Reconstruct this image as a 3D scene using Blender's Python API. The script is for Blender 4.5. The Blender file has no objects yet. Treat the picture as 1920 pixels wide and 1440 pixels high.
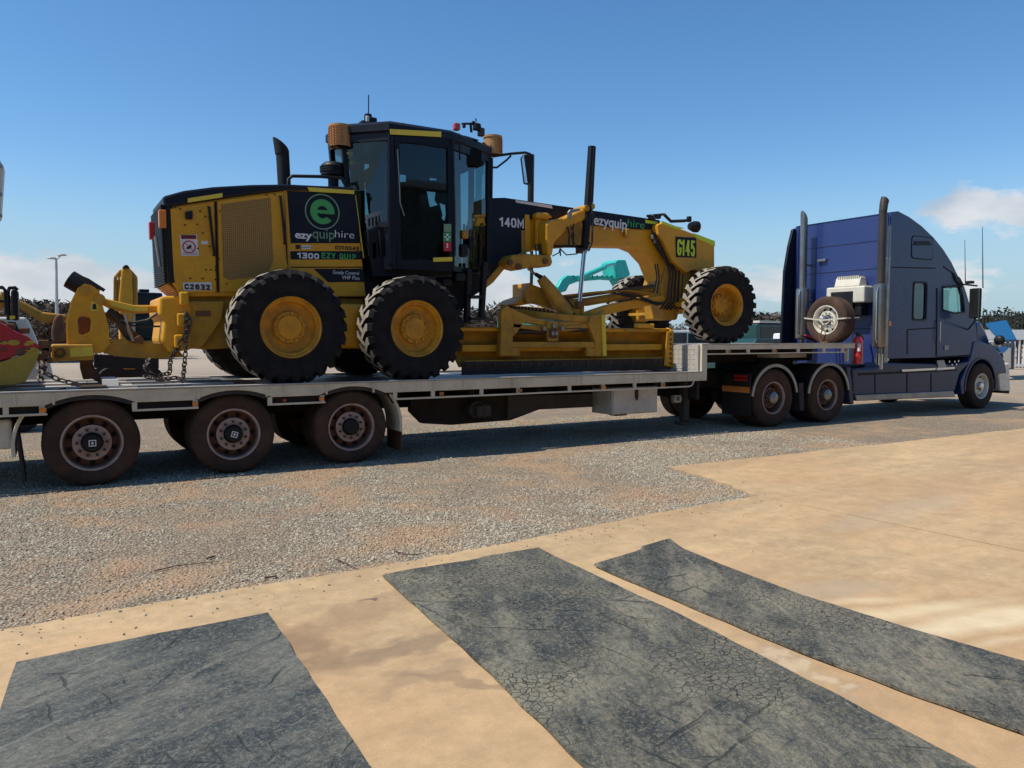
import bpy, bmesh, math, random
from mathutils import Vector, Matrix
import numpy as np
random.seed(7); R = math.radians; PI = math.pi
S = bpy.context.scene; COL = S.collection

# ---------------------------------------------------------------- camera
YAW, PITCH, FOC, EYE, DIST = R(31.0), R(-3.37), 1443.0, 1.55, 9.15
cd = bpy.data.cameras.new('camera'); cam = bpy.data.objects.new('camera', cd); COL.objects.link(cam)
cam.location = (0, -DIST, EYE); cam.rotation_euler = (PI/2 + PITCH, 0, -YAW)
cd.sensor_width = 36; cd.lens = 36*FOC/1920; cd.clip_start = .1; cd.clip_end = 5000
S.camera = cam

# ---------------------------------------------------------------- sky and sun
SUN_AZ, SUN_EL = R(-76.0), R(58)          # azimuth clockwise from +Y
w = bpy.data.worlds.new('World'); S.world = w; w.use_nodes = True
nt = w.node_tree; N = nt.nodes; L = nt.links; N.clear()
def wn(t, **k):
    n = N.new(t)
    for a, b in k.items(): setattr(n, a, b)
    return n
def wmath(op, a, b=None, clamp=False):
    n = wn('ShaderNodeMath', operation=op, use_clamp=clamp)
    for i, x in enumerate((a, b)):
        if x is None: continue
        if isinstance(x, (int, float)): n.inputs[i].default_value = x
        else: L.new(x, n.inputs[i])
    return n.outputs[0]
sky = wn('ShaderNodeTexSky', sky_type='NISHITA', sun_disc=False, sun_elevation=SUN_EL, sun_rotation=SUN_AZ % (2*PI),
         altitude=0, air_density=1.0, dust_density=.25, ozone_density=1.5)
geo = wn('ShaderNodeTexCoord'); sep = wn('ShaderNodeSeparateXYZ'); L.new(geo.outputs['Generated'], sep.inputs[0])
az = wmath('ARCTAN2', sep.outputs[0], sep.outputs[1]); el = wmath('ARCSINE', sep.outputs[2])
cmb = wn('ShaderNodeCombineXYZ'); L.new(wmath('MULTIPLY', az, 5.0), cmb.inputs[0]); L.new(wmath('MULTIPLY', el, 12.0), cmb.inputs[1])
no = wn('ShaderNodeTexNoise'); no.inputs['Scale'].default_value = 1.35; no.inputs['Detail'].default_value = 9; no.inputs['Roughness'].default_value = .66
L.new(cmb.outputs[0], no.inputs['Vector'])
def bump(a0, e0, sa, se, amp):
    a = wmath('DIVIDE', wmath('SUBTRACT', az, R(a0)), R(sa)); e = wmath('DIVIDE', wmath('SUBTRACT', el, R(e0)), R(se))
    d = wmath('ADD', wmath('MULTIPLY', a, a), wmath('MULTIPLY', e, e))
    return wmath('MULTIPLY', wmath('POWER', 2.718, wmath('MULTIPLY', d, -1.0)), amp)
cov = bump(64, 8.0, 5.0, 1.8, .34)
for b in (bump(51, 4.0, 7, 1.6, .16), bump(29, 3.2, 8, 2.3, .42), bump(58, 3.6, 10, 2.4, .30), bump(2, 3.4, 7, 2.0, .34),
          bump(-6, 3.8, 5, 2.2, .3), bump(82, 6, 9, 3.5, .3), bump(-40, 4, 16, 2.6, .3), bump(130, 5, 22, 3, .3), bump(-120, 5, 30, 3, .3), bump(12,3.0,5,1.6,.2)):
    cov = wmath('ADD', cov, b)
dens = wmath('SUBTRACT', wmath('ADD', no.outputs[0], cov), .66)
dens = wmath('MULTIPLY', dens, 8.5, True)
above = wmath('MULTIPLY', wmath('ADD', el, .002), 60, True)
low = wmath('MULTIPLY', wmath('SUBTRACT', R(14), el), 22, True)
dens = wmath('MULTIPLY', wmath('MULTIPLY', wmath('MULTIPLY', dens, above), low), .85)
# second noise shades the underside of the clouds
cmb2 = wn('ShaderNodeVectorMath', operation='ADD'); L.new(cmb.outputs[0], cmb2.inputs[0]); cmb2.inputs[1].default_value = (.12, -.16, 0)
no2 = wn('ShaderNodeTexNoise'); no2.inputs['Scale'].default_value = 1.35; no2.inputs['Detail'].default_value = 7
L.new(cmb2.outputs[0], no2.inputs['Vector'])
cr = wn('ShaderNodeMix', data_type='RGBA'); cr.inputs[6].default_value = (6.9, 6.9, 7.0, 1); cr.inputs[7].default_value = (4.1, 4.6, 5.3, 1)
L.new(wmath('MULTIPLY', wmath('SUBTRACT', no2.outputs[0], .40), 4.0, True), cr.inputs[0])
hs = wn('ShaderNodeHueSaturation'); hs.inputs['Saturation'].default_value = 1.2; hs.inputs['Value'].default_value = 1.0
tn = wn('ShaderNodeMix', data_type='RGBA', blend_type='MULTIPLY'); tn.inputs[0].default_value = 1; tn.inputs[7].default_value = (1.10, 1.20, 1.27, 1); L.new(sky.outputs[0], tn.inputs[6])
L.new(tn.outputs[2], hs.inputs['Color'])
hz = wn('ShaderNodeMix', data_type='RGBA'); hz.inputs[7].default_value = (3.4, 4.75, 5.7, 1)      # pale haze towards the horizon
hf = wn('ShaderNodeMapRange'); hf.interpolation_type = 'SMOOTHERSTEP'; hf.inputs[1].default_value = R(14); hf.inputs[2].default_value = R(-1); hf.inputs[4].default_value = .92; L.new(el, hf.inputs[0])
L.new(hf.outputs[0], hz.inputs[0]); L.new(hs.outputs[0], hz.inputs[6])
mx = wn('ShaderNodeMix', data_type='RGBA'); L.new(dens, mx.inputs[0]); L.new(hz.outputs[2], mx.inputs[6]); L.new(cr.outputs[2], mx.inputs[7])
bg = wn('ShaderNodeBackground'); bg.inputs[1].default_value = .115; L.new(mx.outputs[2], bg.inputs[0])
wo = wn('ShaderNodeOutputWorld'); L.new(bg.outputs[0], wo.inputs[0])

sl = bpy.data.lights.new('sun', 'SUN'); sl.energy = 5.0; sl.angle = R(.53); sl.color = (1, .945, .82)
sun = bpy.data.objects.new('sun', sl); COL.objects.link(sun)
sd = Vector((math.sin(SUN_AZ)*math.cos(SUN_EL), math.cos(SUN_AZ)*math.cos(SUN_EL), math.sin(SUN_EL)))
sun.rotation_euler = (-sd).to_track_quat('-Z', 'Y').to_euler(); sun.location = sd*60

S.view_settings.view_transform = 'Standard'; S.view_settings.look = 'None'
S.view_settings.exposure = 0; S.view_settings.gamma = 1
try: S.view_settings.use_curve_mapping = False
except Exception: pass

# ---------------------------------------------------------------- measuring
_R = cam.rotation_euler.to_matrix()
def ray(u, v): return _R @ Vector(((u-960)/FOC, (720-v)/FOC, -1))
def at(u, v, y):
    d = ray(u, v); t = (y+DIST)/d.y
    return Vector((d.x*t, y, EYE+d.z*t))
def P(pts, y): return [(p.x, p.z) for p in (at(u, v, y) for u, v in pts)]
def gp(u, v, z=0):
    d = ray(u, v); t = (z-EYE)/d.z
    return (d.x*t, -DIST+d.y*t)

# ---------------------------------------------------------------- materials
def srgb(r, g, b):
    f = lambda c: (c/255/12.92) if c/255 <= .04045 else ((c/255+.055)/1.055)**2.4
    return (f(r), f(g), f(b), 1)
M = {}
def mat(name, col, rough=.6, metal=0, dirt=None, amt=.35, scale=3.0, bumps=0.0, bscale=40, coat=0, emit=None, var=.12, spec=.5):
    m = bpy.data.materials.new(name); m.use_nodes = True; t = m.node_tree; n = t.nodes; l = t.links
    b = n['Principled BSDF']; col = tuple(col[:3])+(1,)
    b.inputs['Roughness'].default_value = rough; b.inputs['Metallic'].default_value = metal
    b.inputs['Specular IOR Level'].default_value = spec
    if coat: b.inputs['Coat Weight'].default_value = coat; b.inputs['Coat Roughness'].default_value = .12
    tc = n.new('ShaderNodeTexCoord'); g = n.new('ShaderNodeNewGeometry')
    ns = n.new('ShaderNodeTexNoise'); ns.inputs['Scale'].default_value = scale; ns.inputs['Detail'].default_value = 8; ns.inputs['Roughness'].default_value = .65
    l.new(g.outputs['Position'], ns.inputs['Vector'])
    rp = n.new('ShaderNodeMapRange'); rp.inputs[1].default_value = .42; rp.inputs[2].default_value = .72; rp.inputs[4].default_value = amt
    l.new(ns.outputs[0], rp.inputs[0])
    mx = n.new('ShaderNodeMix'); mx.data_type = 'RGBA'; mx.inputs[6].default_value = col
    mx.inputs[7].default_value = tuple((dirt or tuple(c*(1-var) for c in col[:3]))[:3])+(1,)
    l.new(rp.outputs[0], mx.inputs[0])
    n3 = n.new('ShaderNodeTexNoise'); n3.inputs['Scale'].default_value = 22; n3.inputs['Detail'].default_value = 6; n3.inputs['Roughness'].default_value = .75; l.new(g.outputs['Position'], n3.inputs['Vector'])
    r3 = n.new('ShaderNodeMapRange'); r3.inputs[1].default_value = .54; r3.inputs[2].default_value = .70; r3.inputs[4].default_value = .45; l.new(n3.outputs[0], r3.inputs[0])
    m3 = n.new('ShaderNodeMix'); m3.data_type = 'RGBA'; m3.blend_type = 'MULTIPLY'; m3.inputs[7].default_value = (.50, .42, .36, 1)
    l.new(r3.outputs[0], m3.inputs[0]); l.new(mx.outputs[2], m3.inputs[6]); l.new(m3.outputs[2], b.inputs['Base Color'])
    rr = n.new('ShaderNodeMath'); rr.operation = 'MULTIPLY_ADD'; rr.inputs[1].default_value = .25; rr.inputs[2].default_value = max(rough-.1, .03)
    l.new(ns.outputs[0], rr.inputs[0]); l.new(rr.outputs[0], b.inputs['Roughness'])
    if bumps:
        n2 = n.new('ShaderNodeTexNoise'); n2.inputs['Scale'].default_value = bscale; n2.inputs['Detail'].default_value = 5
        l.new(g.outputs['Position'], n2.inputs['Vector'])
        bp = n.new('ShaderNodeBump'); bp.inputs['Strength'].default_value = bumps; bp.inputs['Distance'].default_value = .01
        l.new(n2.outputs[0], bp.inputs['Height']); l.new(bp.outputs[0], b.inputs['Normal'])
    if emit:
        b.inputs['Emission Color'].default_value = tuple(emit[:3])+(1,); b.inputs['Emission Strength'].default_value = emit[3]
    M[name] = m; return m
DUST = (.30, .19, .10)
mat('yellow', (.70, .325, .008), .45, dirt=(.42, .19, .02), amt=.5, scale=2.3, bumps=.05)
mat('yellow_dirt_shade', (.50, .245, .012), .6, dirt=(.20, .105, .03), amt=.7, scale=5, bumps=.2)  # darker yellow for dirty parts; on the moldboard it stands for shade
mat('yellow_bright', (.75, .62, .03), .5)
mat('tape_yellow', (.75, .55, .05), .45, var=.25)
mat('lime', (.60, .75, .03), .5)
mat('navy_black', (.004, .006, .014), .4, dirt=(.018, .016, .018), amt=.4, scale=3, spec=.3)
mat('black_metal', (.007, .008, .009), .5, dirt=(.03, .025, .022), amt=.4, spec=.3)
mat('cab_frame', (.004, .005, .010), .4, dirt=(.012, .012, .014), amt=.4, spec=.3)
mat('interior', (.004, .004, .005), .8, spec=.2)
mat('black_rubber', (.018, .018, .018), .75, dirt=(.09, .07, .055), amt=.5, scale=4, bumps=.15)
mat('grader_tyre', (.007, .007, .008), .85, dirt=(.045, .037, .031), amt=.4, scale=5, bumps=.25, spec=.3)
mat('sunlit_dusty_lug', (.24, .21, .175), .85, dirt=(.40, .35, .29), amt=.7, scale=9, bumps=.25, spec=.3)  # dusty rubber, made paler to imitate sun on the tread
mat('road_tyre', (.048, .028, .020), .85, dirt=(.12, .068, .045), amt=.7, scale=3, bumps=.15, spec=.25)
mat('rim_yellow', (.60, .27, .008), .5, dirt=(.24, .11, .02), amt=.8, scale=6)
mat('rim_dust', (.42, .31, .26), .65, dirt=(.26, .13, .095), amt=.8, scale=7, bumps=.1)
mat('rim_rust', (.16, .075, .045), .7, dirt=(.08, .04, .028), amt=.9, scale=6, bumps=.1)
mat('alloy', (.78, .74, .64), .4, .25, dirt=(.50, .42, .32), amt=.6, scale=7)
mat('chrome', (.62, .62, .62), .16, 1, dirt=(.4, .38, .36), amt=.4)
mat('dull_steel', (.34, .34, .33), .42, .8, dirt=(.20, .17, .14), amt=.6)
mat('stack_steel', (.30, .29, .27), .30, .9, dirt=(.16, .12, .09), amt=.6)
mat('soot', (.05, .042, .036), .5, .4, dirt=(.11, .08, .06), amt=.6)
mat('dark_hole', (.006, .005, .005), .9)
mat('coaming', (.64, .57, .42), .6, dirt=(.42, .35, .26), amt=.75, scale=2.6, bumps=.05)
mat('deck_steel', (.11, .105, .105), .5, .3, dirt=(.19, .16, .13), amt=.6, scale=1.8, bumps=.3, bscale=60)
mat('deck_white', (.45, .43, .40), .55, .1, dirt=(.34, .29, .23), amt=.7, scale=6, bumps=.2)
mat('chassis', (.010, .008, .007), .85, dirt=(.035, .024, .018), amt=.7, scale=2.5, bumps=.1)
mat('chassis_grey', (.05, .043, .036), .8, dirt=(.024, .018, .014), amt=.7)
mat('toolbox', (.52, .49, .42), .55, dirt=(.36, .29, .22), amt=.6, scale=3)
mat('amber', (.70, .20, .02), .35, coat=.5)
mat('amber_dull', (.42, .14, .03), .5)
mat('red_lens', (.45, .02, .015), .3, coat=.5)
mat('truck_blue', (.010, .034, .125), .28, 0, dirt=(.014, .030, .085), amt=.5, scale=1.6, coat=.22, spec=.3)
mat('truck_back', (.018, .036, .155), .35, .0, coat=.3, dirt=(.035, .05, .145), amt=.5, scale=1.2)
mat('truck_skirt', (.026, .038, .088), .35, .0, dirt=(.05, .046, .052), amt=.6, scale=1.8, coat=.1, spec=.3)
mat('cream', (.66, .62, .52), .5, dirt=(.42, .36, .27), amt=.5)
mat('white_paint', (.72, .72, .70), .4, dirt=(.5, .47, .42), amt=.5)
mat('red_paint', (.38, .012, .02), .5, dirt=(.22, .03, .03), amt=.6, scale=4)
mat('ext_red', (.55, .03, .035), .35, coat=.4)
mat('mustard', (.42, .27, .02), .6, dirt=(.30, .22, .05), amt=.8, scale=4, bumps=.2)
mat('rust', (.16, .07, .03), .85, dirt=(.08, .04, .025), amt=.8, scale=5, bumps=.3)
mat('worn_steel', (.060, .036, .022), .6, .2, dirt=(.035, .02, .014), amt=.8, scale=5, bumps=.2)
mat('bracket_yellow', (.52, .26, .015), .55, dirt=(.20, .11, .035), amt=.8, scale=4)
mat('hose', (.012, .012, .013), .55)
mat('teal', (.02, .46, .40), .45, dirt=(.03, .30, .27), amt=.5)
mat('teal_glass', (.010, .028, .032), .2)
mat('lettering', (.72, .72, .72), .5)
mat('letter_green', (.06, .36, .09), .5)
mat('letter_dark', (.01, .01, .01), .5)
mat('logo_ring', (.20, .34, .22), .5)
mat('letter_greygreen', (.16, .30, .18), .5)
mat('sticker_white', (.70, .68, .66), .5, dirt=(.5, .46, .4), amt=.4)
mat('sticker_red', (.50, .02, .04), .5)
mat('sticker_green', (.03, .30, .10), .5)
mat('blue_lid', (.004, .09, .22), .5)
mat('skip_grey', (.22, .21, .21), .6)
mat('galv', (.42, .43, .43), .5, .4)
mat('fence_sheet', (.52, .53, .52), .6, dirt=(.38, .37, .34), amt=.5, scale=1)
mat('fence_dark', (.035, .035, .035), .6)
mat('bark', (.10, .075, .055), .9, bumps=.3)
mat('twig_brown', (.10, .075, .055), .9, dirt=(.055, .042, .03), amt=1, scale=1.2)
mat('leaf_green', (.075, .085, .03), .8, dirt=(.035, .05, .018), amt=1, scale=1.0)
mat('green_car', (.012, .05, .045), .3, coat=.4)
mat('added_shed_wall', (.16, .18, .16), .6, amt=.5)
mat('added_shed_dark', (.03, .03, .03), .8)
mat('stick', (.09, .05, .035), .9)
mat('strap', (.50, .47, .38), .8)
mat('glass_mirror', (.16, .17, .15), .12, .9, dirt=(.10, .10, .09), amt=.6)
mat('reflector', (.75, .78, .80), .08, 1)

def glassmat(name, tint, refl=.10):
    m = bpy.data.materials.new(name); m.use_nodes = True; t = m.node_tree; n = t.nodes; l = t.links; n.clear()
    tr = n.new('ShaderNodeBsdfTransparent'); tr.inputs[0].default_value = tint+(1,)
    gl = n.new('ShaderNodeBsdfGlossy'); gl.inputs[1].default_value = .03; gl.inputs[0].default_value = (.8, .9, .95, 1)
    lw = n.new('ShaderNodeLayerWeight'); lw.inputs[0].default_value = .25
    ad = n.new('ShaderNodeMath'); ad.operation = 'MULTIPLY_ADD'; ad.inputs[1].default_value = .35; ad.inputs[2].default_value = refl
    l.new(lw.outputs['Facing'], ad.inputs[0])
    mx = n.new('ShaderNodeMixShader'); l.new(ad.outputs[0], mx.inputs[0]); l.new(tr.outputs[0], mx.inputs[1]); l.new(gl.outputs[0], mx.inputs[2])
    o = n.new('ShaderNodeOutputMaterial'); l.new(mx.outputs[0], o.inputs[0]); M[name] = m
glassmat('tinted_glass', (.38, .52, .52), .03)
glassmat('smoked_glass', (.10, .15, .16), .05)
glassmat('clear_glass', (.60, .78, .76), .04)

# perforated sheet: real holes by transparency would be heavy, fine relief only
def mesh_mat(name, col, hole, sc=55):
    m = mat(name, col, .6, amt=.4); t = m.node_tree; n = t.nodes; l = t.links; b = n['Principled BSDF']
    g = n.new('ShaderNodeNewGeometry'); sp = n.new('ShaderNodeSeparateXYZ'); l.new(g.outputs['Position'], sp.inputs[0])
    outs = []
    for i in (0, 2):
        a = n.new('ShaderNodeMath'); a.operation = 'MULTIPLY'; a.inputs[1].default_value = sc; l.new(sp.outputs[i], a.inputs[0])
        f = n.new('ShaderNodeMath'); f.operation = 'FRACT'; l.new(a.outputs[0], f.inputs[0])
        c = n.new('ShaderNodeMath'); c.operation = 'GREATER_THAN'; c.inputs[1].default_value = .42; l.new(f.outputs[0], c.inputs[0]); outs.append(c)
    mu = n.new('ShaderNodeMath'); mu.operation = 'MULTIPLY'; l.new(outs[0].outputs[0], mu.inputs[0]); l.new(outs[1].outputs[0], mu.inputs[1])
    old = b.inputs['Base Color'].links[0].from_socket
    mx = n.new('ShaderNodeMix'); mx.data_type = 'RGBA'; l.new(mu.outputs[0], mx.inputs[0]); l.new(old, mx.inputs[6]); mx.inputs[7].default_value = hole+(1,)
    l.new(mx.outputs[2], b.inputs['Base Color'])
mesh_mat('perforated', (.38, .20, .03), (.11, .06, .03), 42)

# ---------------------------------------------------------------- object plumbing
WL = {}
def link(o, parent=None, loc=(0, 0, 0)):
    COL.objects.link(o); loc = Vector(loc)
    if parent is not None:
        o.parent = parent; o.location = loc - WL[parent.name]
    else: o.location = loc
    WL[o.name] = loc; return o
def tag(o, label=None, cat=None, group=None, kind=None):
    if label: o['label'] = label
    if cat: o['category'] = cat
    if group: o['group'] = group
    if kind: o['kind'] = kind
    return o
def empty(name, loc, label, cat, group=None):
    o = bpy.data.objects.new(name, None); o.empty_display_size = .3
    link(o, None, loc); return tag(o, label, cat, group)
def dup(o, parent=None):
    c = o.copy(); COL.objects.link(c); c.parent = parent; WL[c.name] = Vector(c.location)
    for ch in list(o.children): dup(ch, c)
    return c
class MB:
    def __init__(s): s.v = []; s.f = []; s.m = []; s.mi = 0
    def face(s, idx): s.f.append(idx); s.m.append(s.mi)
    def add(s, vs, fs):
        k = len(s.v); s.v += [tuple(x) for x in vs]
        for f in fs: s.face(tuple(i+k for i in f))
        return s
    def box(s, x0, x1, y0, y1, z0, z1):
        return s.add([(x, y, z) for x in (x0, x1) for y in (y0, y1) for z in (z0, z1)],
                     [(0, 1, 3, 2), (4, 6, 7, 5), (0, 4, 5, 1), (2, 3, 7, 6), (0, 2, 6, 4), (1, 5, 7, 3)])
    def prism(s, pts, y0, y1):
        n = len(pts); a = sum(pts[i][0]*pts[(i+1) % n][1]-pts[(i+1) % n][0]*pts[i][1] for i in range(n))
        if a < 0: pts = pts[::-1]
        return s.add([(x, y0, z) for x, z in pts]+[(x, y1, z) for x, z in pts],
                     [tuple(range(n)), tuple(range(2*n-1, n-1, -1))]+[(i+n, (i+1) % n+n, (i+1) % n, i) for i in range(n)])
    def slab(s, pts, z0, z1):
        n = len(pts); a = sum(pts[i][0]*pts[(i+1) % n][1]-pts[(i+1) % n][0]*pts[i][1] for i in range(n))
        if a < 0: pts = pts[::-1]
        return s.add([(x, y, z0) for x, y in pts]+[(x, y, z1) for x, y in pts],
                     [tuple(range(n-1, -1, -1)), tuple(range(n, 2*n))]+[(i, (i+1) % n, (i+1) % n+n, i+n) for i in range(n)])
    def ring_strip(s, rings, close=True, caps=True):
        k = len(s.v); n = len(rings[0])
        for r in rings: s.v += [tuple(p) for p in r]
        for j in range(len(rings)-1):
            for i in range(n if close else n-1):
                a = k+j*n+i; b = k+j*n+(i+1) % n; s.face((a, b, b+n, a+n))
        if caps and close:
            s.face(tuple(k+i for i in range(n))[::-1]); s.face(tuple(k+(len(rings)-1)*n+i for i in range(n)))
        return s
    def tube(s, pts, r, n=8, caps=True):
        pts = [Vector(p) for p in pts]; rs = r if isinstance(r, (list, tuple)) else [r]*len(pts)
        rings = []; up = None
        for i, p in enumerate(pts):
            d = (pts[min(i+1, len(pts)-1)]-pts[max(i-1, 0)]).normalized()
            if up is None: up = d.orthogonal().normalized()
            up = (up-d*up.dot(d)).normalized(); q = d.cross(up)
            rings.append([p+(up*math.cos(t)+q*math.sin(t))*rs[i] for t in (2*PI*j/n for j in range(n))])
        return s.ring_strip(rings, True, caps)
    def cyl(s, a, b, r0, r1=None, n=20): return s.tube([a, b], [r0, r0 if r1 is None else r1], n)
    def bar(s, a, b, h, t, up=(0, 0, 1)):
        a = Vector(a); b = Vector(b); d = (b-a).normalized(); q = d.cross(Vector(up)).normalized(); u = q.cross(d)
        return s.ring_strip([[p+u*h/2*i+q*t/2*j for i, j in ((-1, -1), (1, -1), (1, 1), (-1, 1))] for p in (a, b)])
    def lathe(s, c, prof, n=32, axis='y', close=False):
        c = Vector(c); rings = []
        for r, a in prof:
            rg = []
            for j in range(n):
                t = 2*PI*j/n; x, z = r*math.cos(t), r*math.sin(t)
                rg.append(c+{'y': Vector((x, a, z)), 'z': Vector((x, -z, a)), 'x': Vector((a, -x, z))}[axis])
            rings.append(rg)
        if close: rings.append(rings[0])
        return s.ring_strip(rings, True, False)
    def sphere(s, c, r, n=12, m=8):
        c = Vector(c); r = Vector((r, r, r)) if isinstance(r, (int, float)) else Vector(r)
        return s.ring_strip([[c+Vector((r.x*math.cos(2*PI*j/n)*math.sin(PI*i/m), r.y*math.sin(2*PI*j/n)*math.sin(PI*i/m), -r.z*math.cos(PI*i/m))) for j in range(n)] for i in range(1, m)])
    def arc_strip(s, cx, cz, r0, r1, a0, a1, y0, y1, n=14):
        rg = []
        for i in range(n+1):
            t = R(a0+(a1-a0)*i/n); c, q = math.cos(t), math.sin(t)
            rg.append([(cx+r0*c, y0, cz+r0*q), (cx+r1*c, y0, cz+r1*q), (cx+r1*c, y1, cz+r1*q), (cx+r0*c, y1, cz+r0*q)])
        return s.ring_strip(rg)
    def links(s, pts, ln=.09, r=.011):
        pts = [Vector(p) for p in pts]; seg = []; 
        for a, b in zip(pts, pts[1:]):
            k = max(1, round((b-a).length/(ln*.72)))
            for i in range(k): seg.append((a.lerp(b, (i+.5)/k), (b-a).normalized()))
        for i, (c, d) in enumerate(seg):
            q = d.orthogonal().normalized(); p = d.cross(q)
            if i % 2: q = p
            nrm = d.cross(q); rings = []
            for j in range(10):
                t = 2*PI*j/10; ce = c+d*math.cos(t)*ln/2+q*math.sin(t)*ln*.3; o = (d*math.cos(t)+q*math.sin(t)*1.3).normalized()
                rings.append([ce+(o*math.cos(a)+nrm*math.sin(a))*r for a in (0, PI/2, PI, 3*PI/2)])
            rings.append(rings[0]); s.ring_strip(rings, True, False)
        return s
    def build(s, name, mats, parent=None, label=None, bevel=0, smooth=None, origin=None):
        mats = mats if isinstance(mats, (list, tuple)) else [mats]
        a = np.array(s.v, dtype=float); c = Vector((a.min(0)+a.max(0))/2) if origin is None else Vector(origin)
        me = bpy.data.meshes.new(name); me.from_pydata([tuple(x) for x in a-np.array(c)], [], s.f)
        for mm in mats: me.materials.append(M[mm])
        me.polygons.foreach_set('material_index', s.m)
        o = bpy.data.objects.new(name, me); link(o, parent, c)
        if smooth: me.polygons.foreach_set('use_smooth', [True]*len(me.polygons)); me.set_sharp_from_angle(angle=R(smooth))
        if bevel:
            b = o.modifiers.new('edge', 'BEVEL'); b.width = bevel; b.segments = 2; b.limit_method = 'ANGLE'; b.angle_limit = R(35)
        if label: o['label'] = label
        return o
def curve_mesh(loops, y0, y1):
    cu = bpy.data.curves.new('outline', 'CURVE'); cu.dimensions = '2D'; cu.fill_mode = 'BOTH'; cu.extrude = abs(y1-y0)/2
    for lp in loops:
        sp = cu.splines.new('POLY'); sp.points.add(len(lp)-1); sp.use_cyclic_u = True
        for i, (x, z) in enumerate(lp): sp.points[i].co = (x, z, 0, 1)
    me = bpy.data.meshes.new_from_object(bpy.data.objects.new('outline', cu))
    me.transform(Matrix.Translation((0, (y0+y1)/2, 0)) @ Matrix.Rotation(PI/2, 4, 'X')); return me
def put(me, name, mt, parent, label=None):
    n = len(me.vertices); a = np.empty(n*3); me.vertices.foreach_get('co', a); a = a.reshape(-1, 3); c = Vector((a.min(0)+a.max(0))/2)
    me.transform(Matrix.Translation(-c)); me.materials.clear(); me.materials.append(M[mt]); me.name = name
    o = bpy.data.objects.new(name, me); link(o, parent, c)
    if label: o['label'] = label
    return o
def plate(name, loops, y0, y1, mt, parent, label=None): return put(curve_mesh(loops, y0, y1), name, mt, parent, label)
GLYPH = {'0': [([(.25, 0), (.75, 0), (1, .16), (1, .84), (.75, 1), (.25, 1), (0, .84), (0, .16)], 1)], '1': [([(.5, 1), (.5, 0)], 0), ([(.0, .80), (.45, .92)], 0)],
 '2': [([(0, .80), (.1, .94), (.35, 1), (.7, 1), (.95, .86), (.95, .66), (.02, .03), (1, .03)], 0)], '3': [([(0, 1), (.96, 1), (.96, .0), (0, 0)], 0), ([(.3, .52), (.9, .52)], 0)],
 '4': [([(.76, 0), (.76, 1)], 0), ([(.68, .96), (0, .30), (1.05, .30)], 0)], '5': [([(.95, 1), (.08, 1), (.04, .56), (.6, .62), (.95, .48), (1, .16), (.75, 0), (.25, 0), (0, .14)], 0)],
 '6': [([(.95, .90), (.72, 1), (.28, 1), (0, .82), (0, .16), (.25, 0), (.75, 0), (1, .16), (1, .44), (.75, .58), (.25, .58), (0, .44)], 0)],
 'C': [([(1, .80), (.85, 1), (.25, 1), (0, .84), (0, .16), (.25, 0), (.85, 0), (1, .20)], 0)], 'G': [([(.98, .86), (.78, 1), (.25, 1), (0, .84), (0, .16), (.25, 0), (.75, 0), (1, .16), (1, .42), (.6, .42)], 0)],
 'M': [([(0, 0), (0, 1), (.5, .25), (1, 1), (1, 0)], 0)], 'E': [([(1, 1), (0, 1), (0, 0), (1, 0)], 0), ([(.0, .52), (.85, .52)], 0)], 'Z': [([(0, 1), (1, 1), (0, 0), (1, 0)], 0)],
 'Y': [([(0, 1), (.5, .48), (1, 1)], 0), ([(.5, .5), (.5, 0)], 0)], 'Q': [([(.25, 0), (.75, 0), (1, .16), (1, .84), (.75, 1), (.25, 1), (0, .84), (0, .16)], 1), ([(.6, .22), (1.05, -.08)], 0)],
 'U': [([(0, 1), (0, .16), (.25, 0), (.75, 0), (1, .16), (1, 1)], 0)], 'I': [([(.5, 0), (.5, 1)], 0)], 'P': [([(0, 0), (0, 1), (.8, 1), (1, .86), (1, .56), (.8, .44), (0, .44)], 0)], 'D': [([(0, 0), (.65, 0), (1, .2), (1, .8), (.65, 1), (0, 1)], 1)]}
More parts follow.
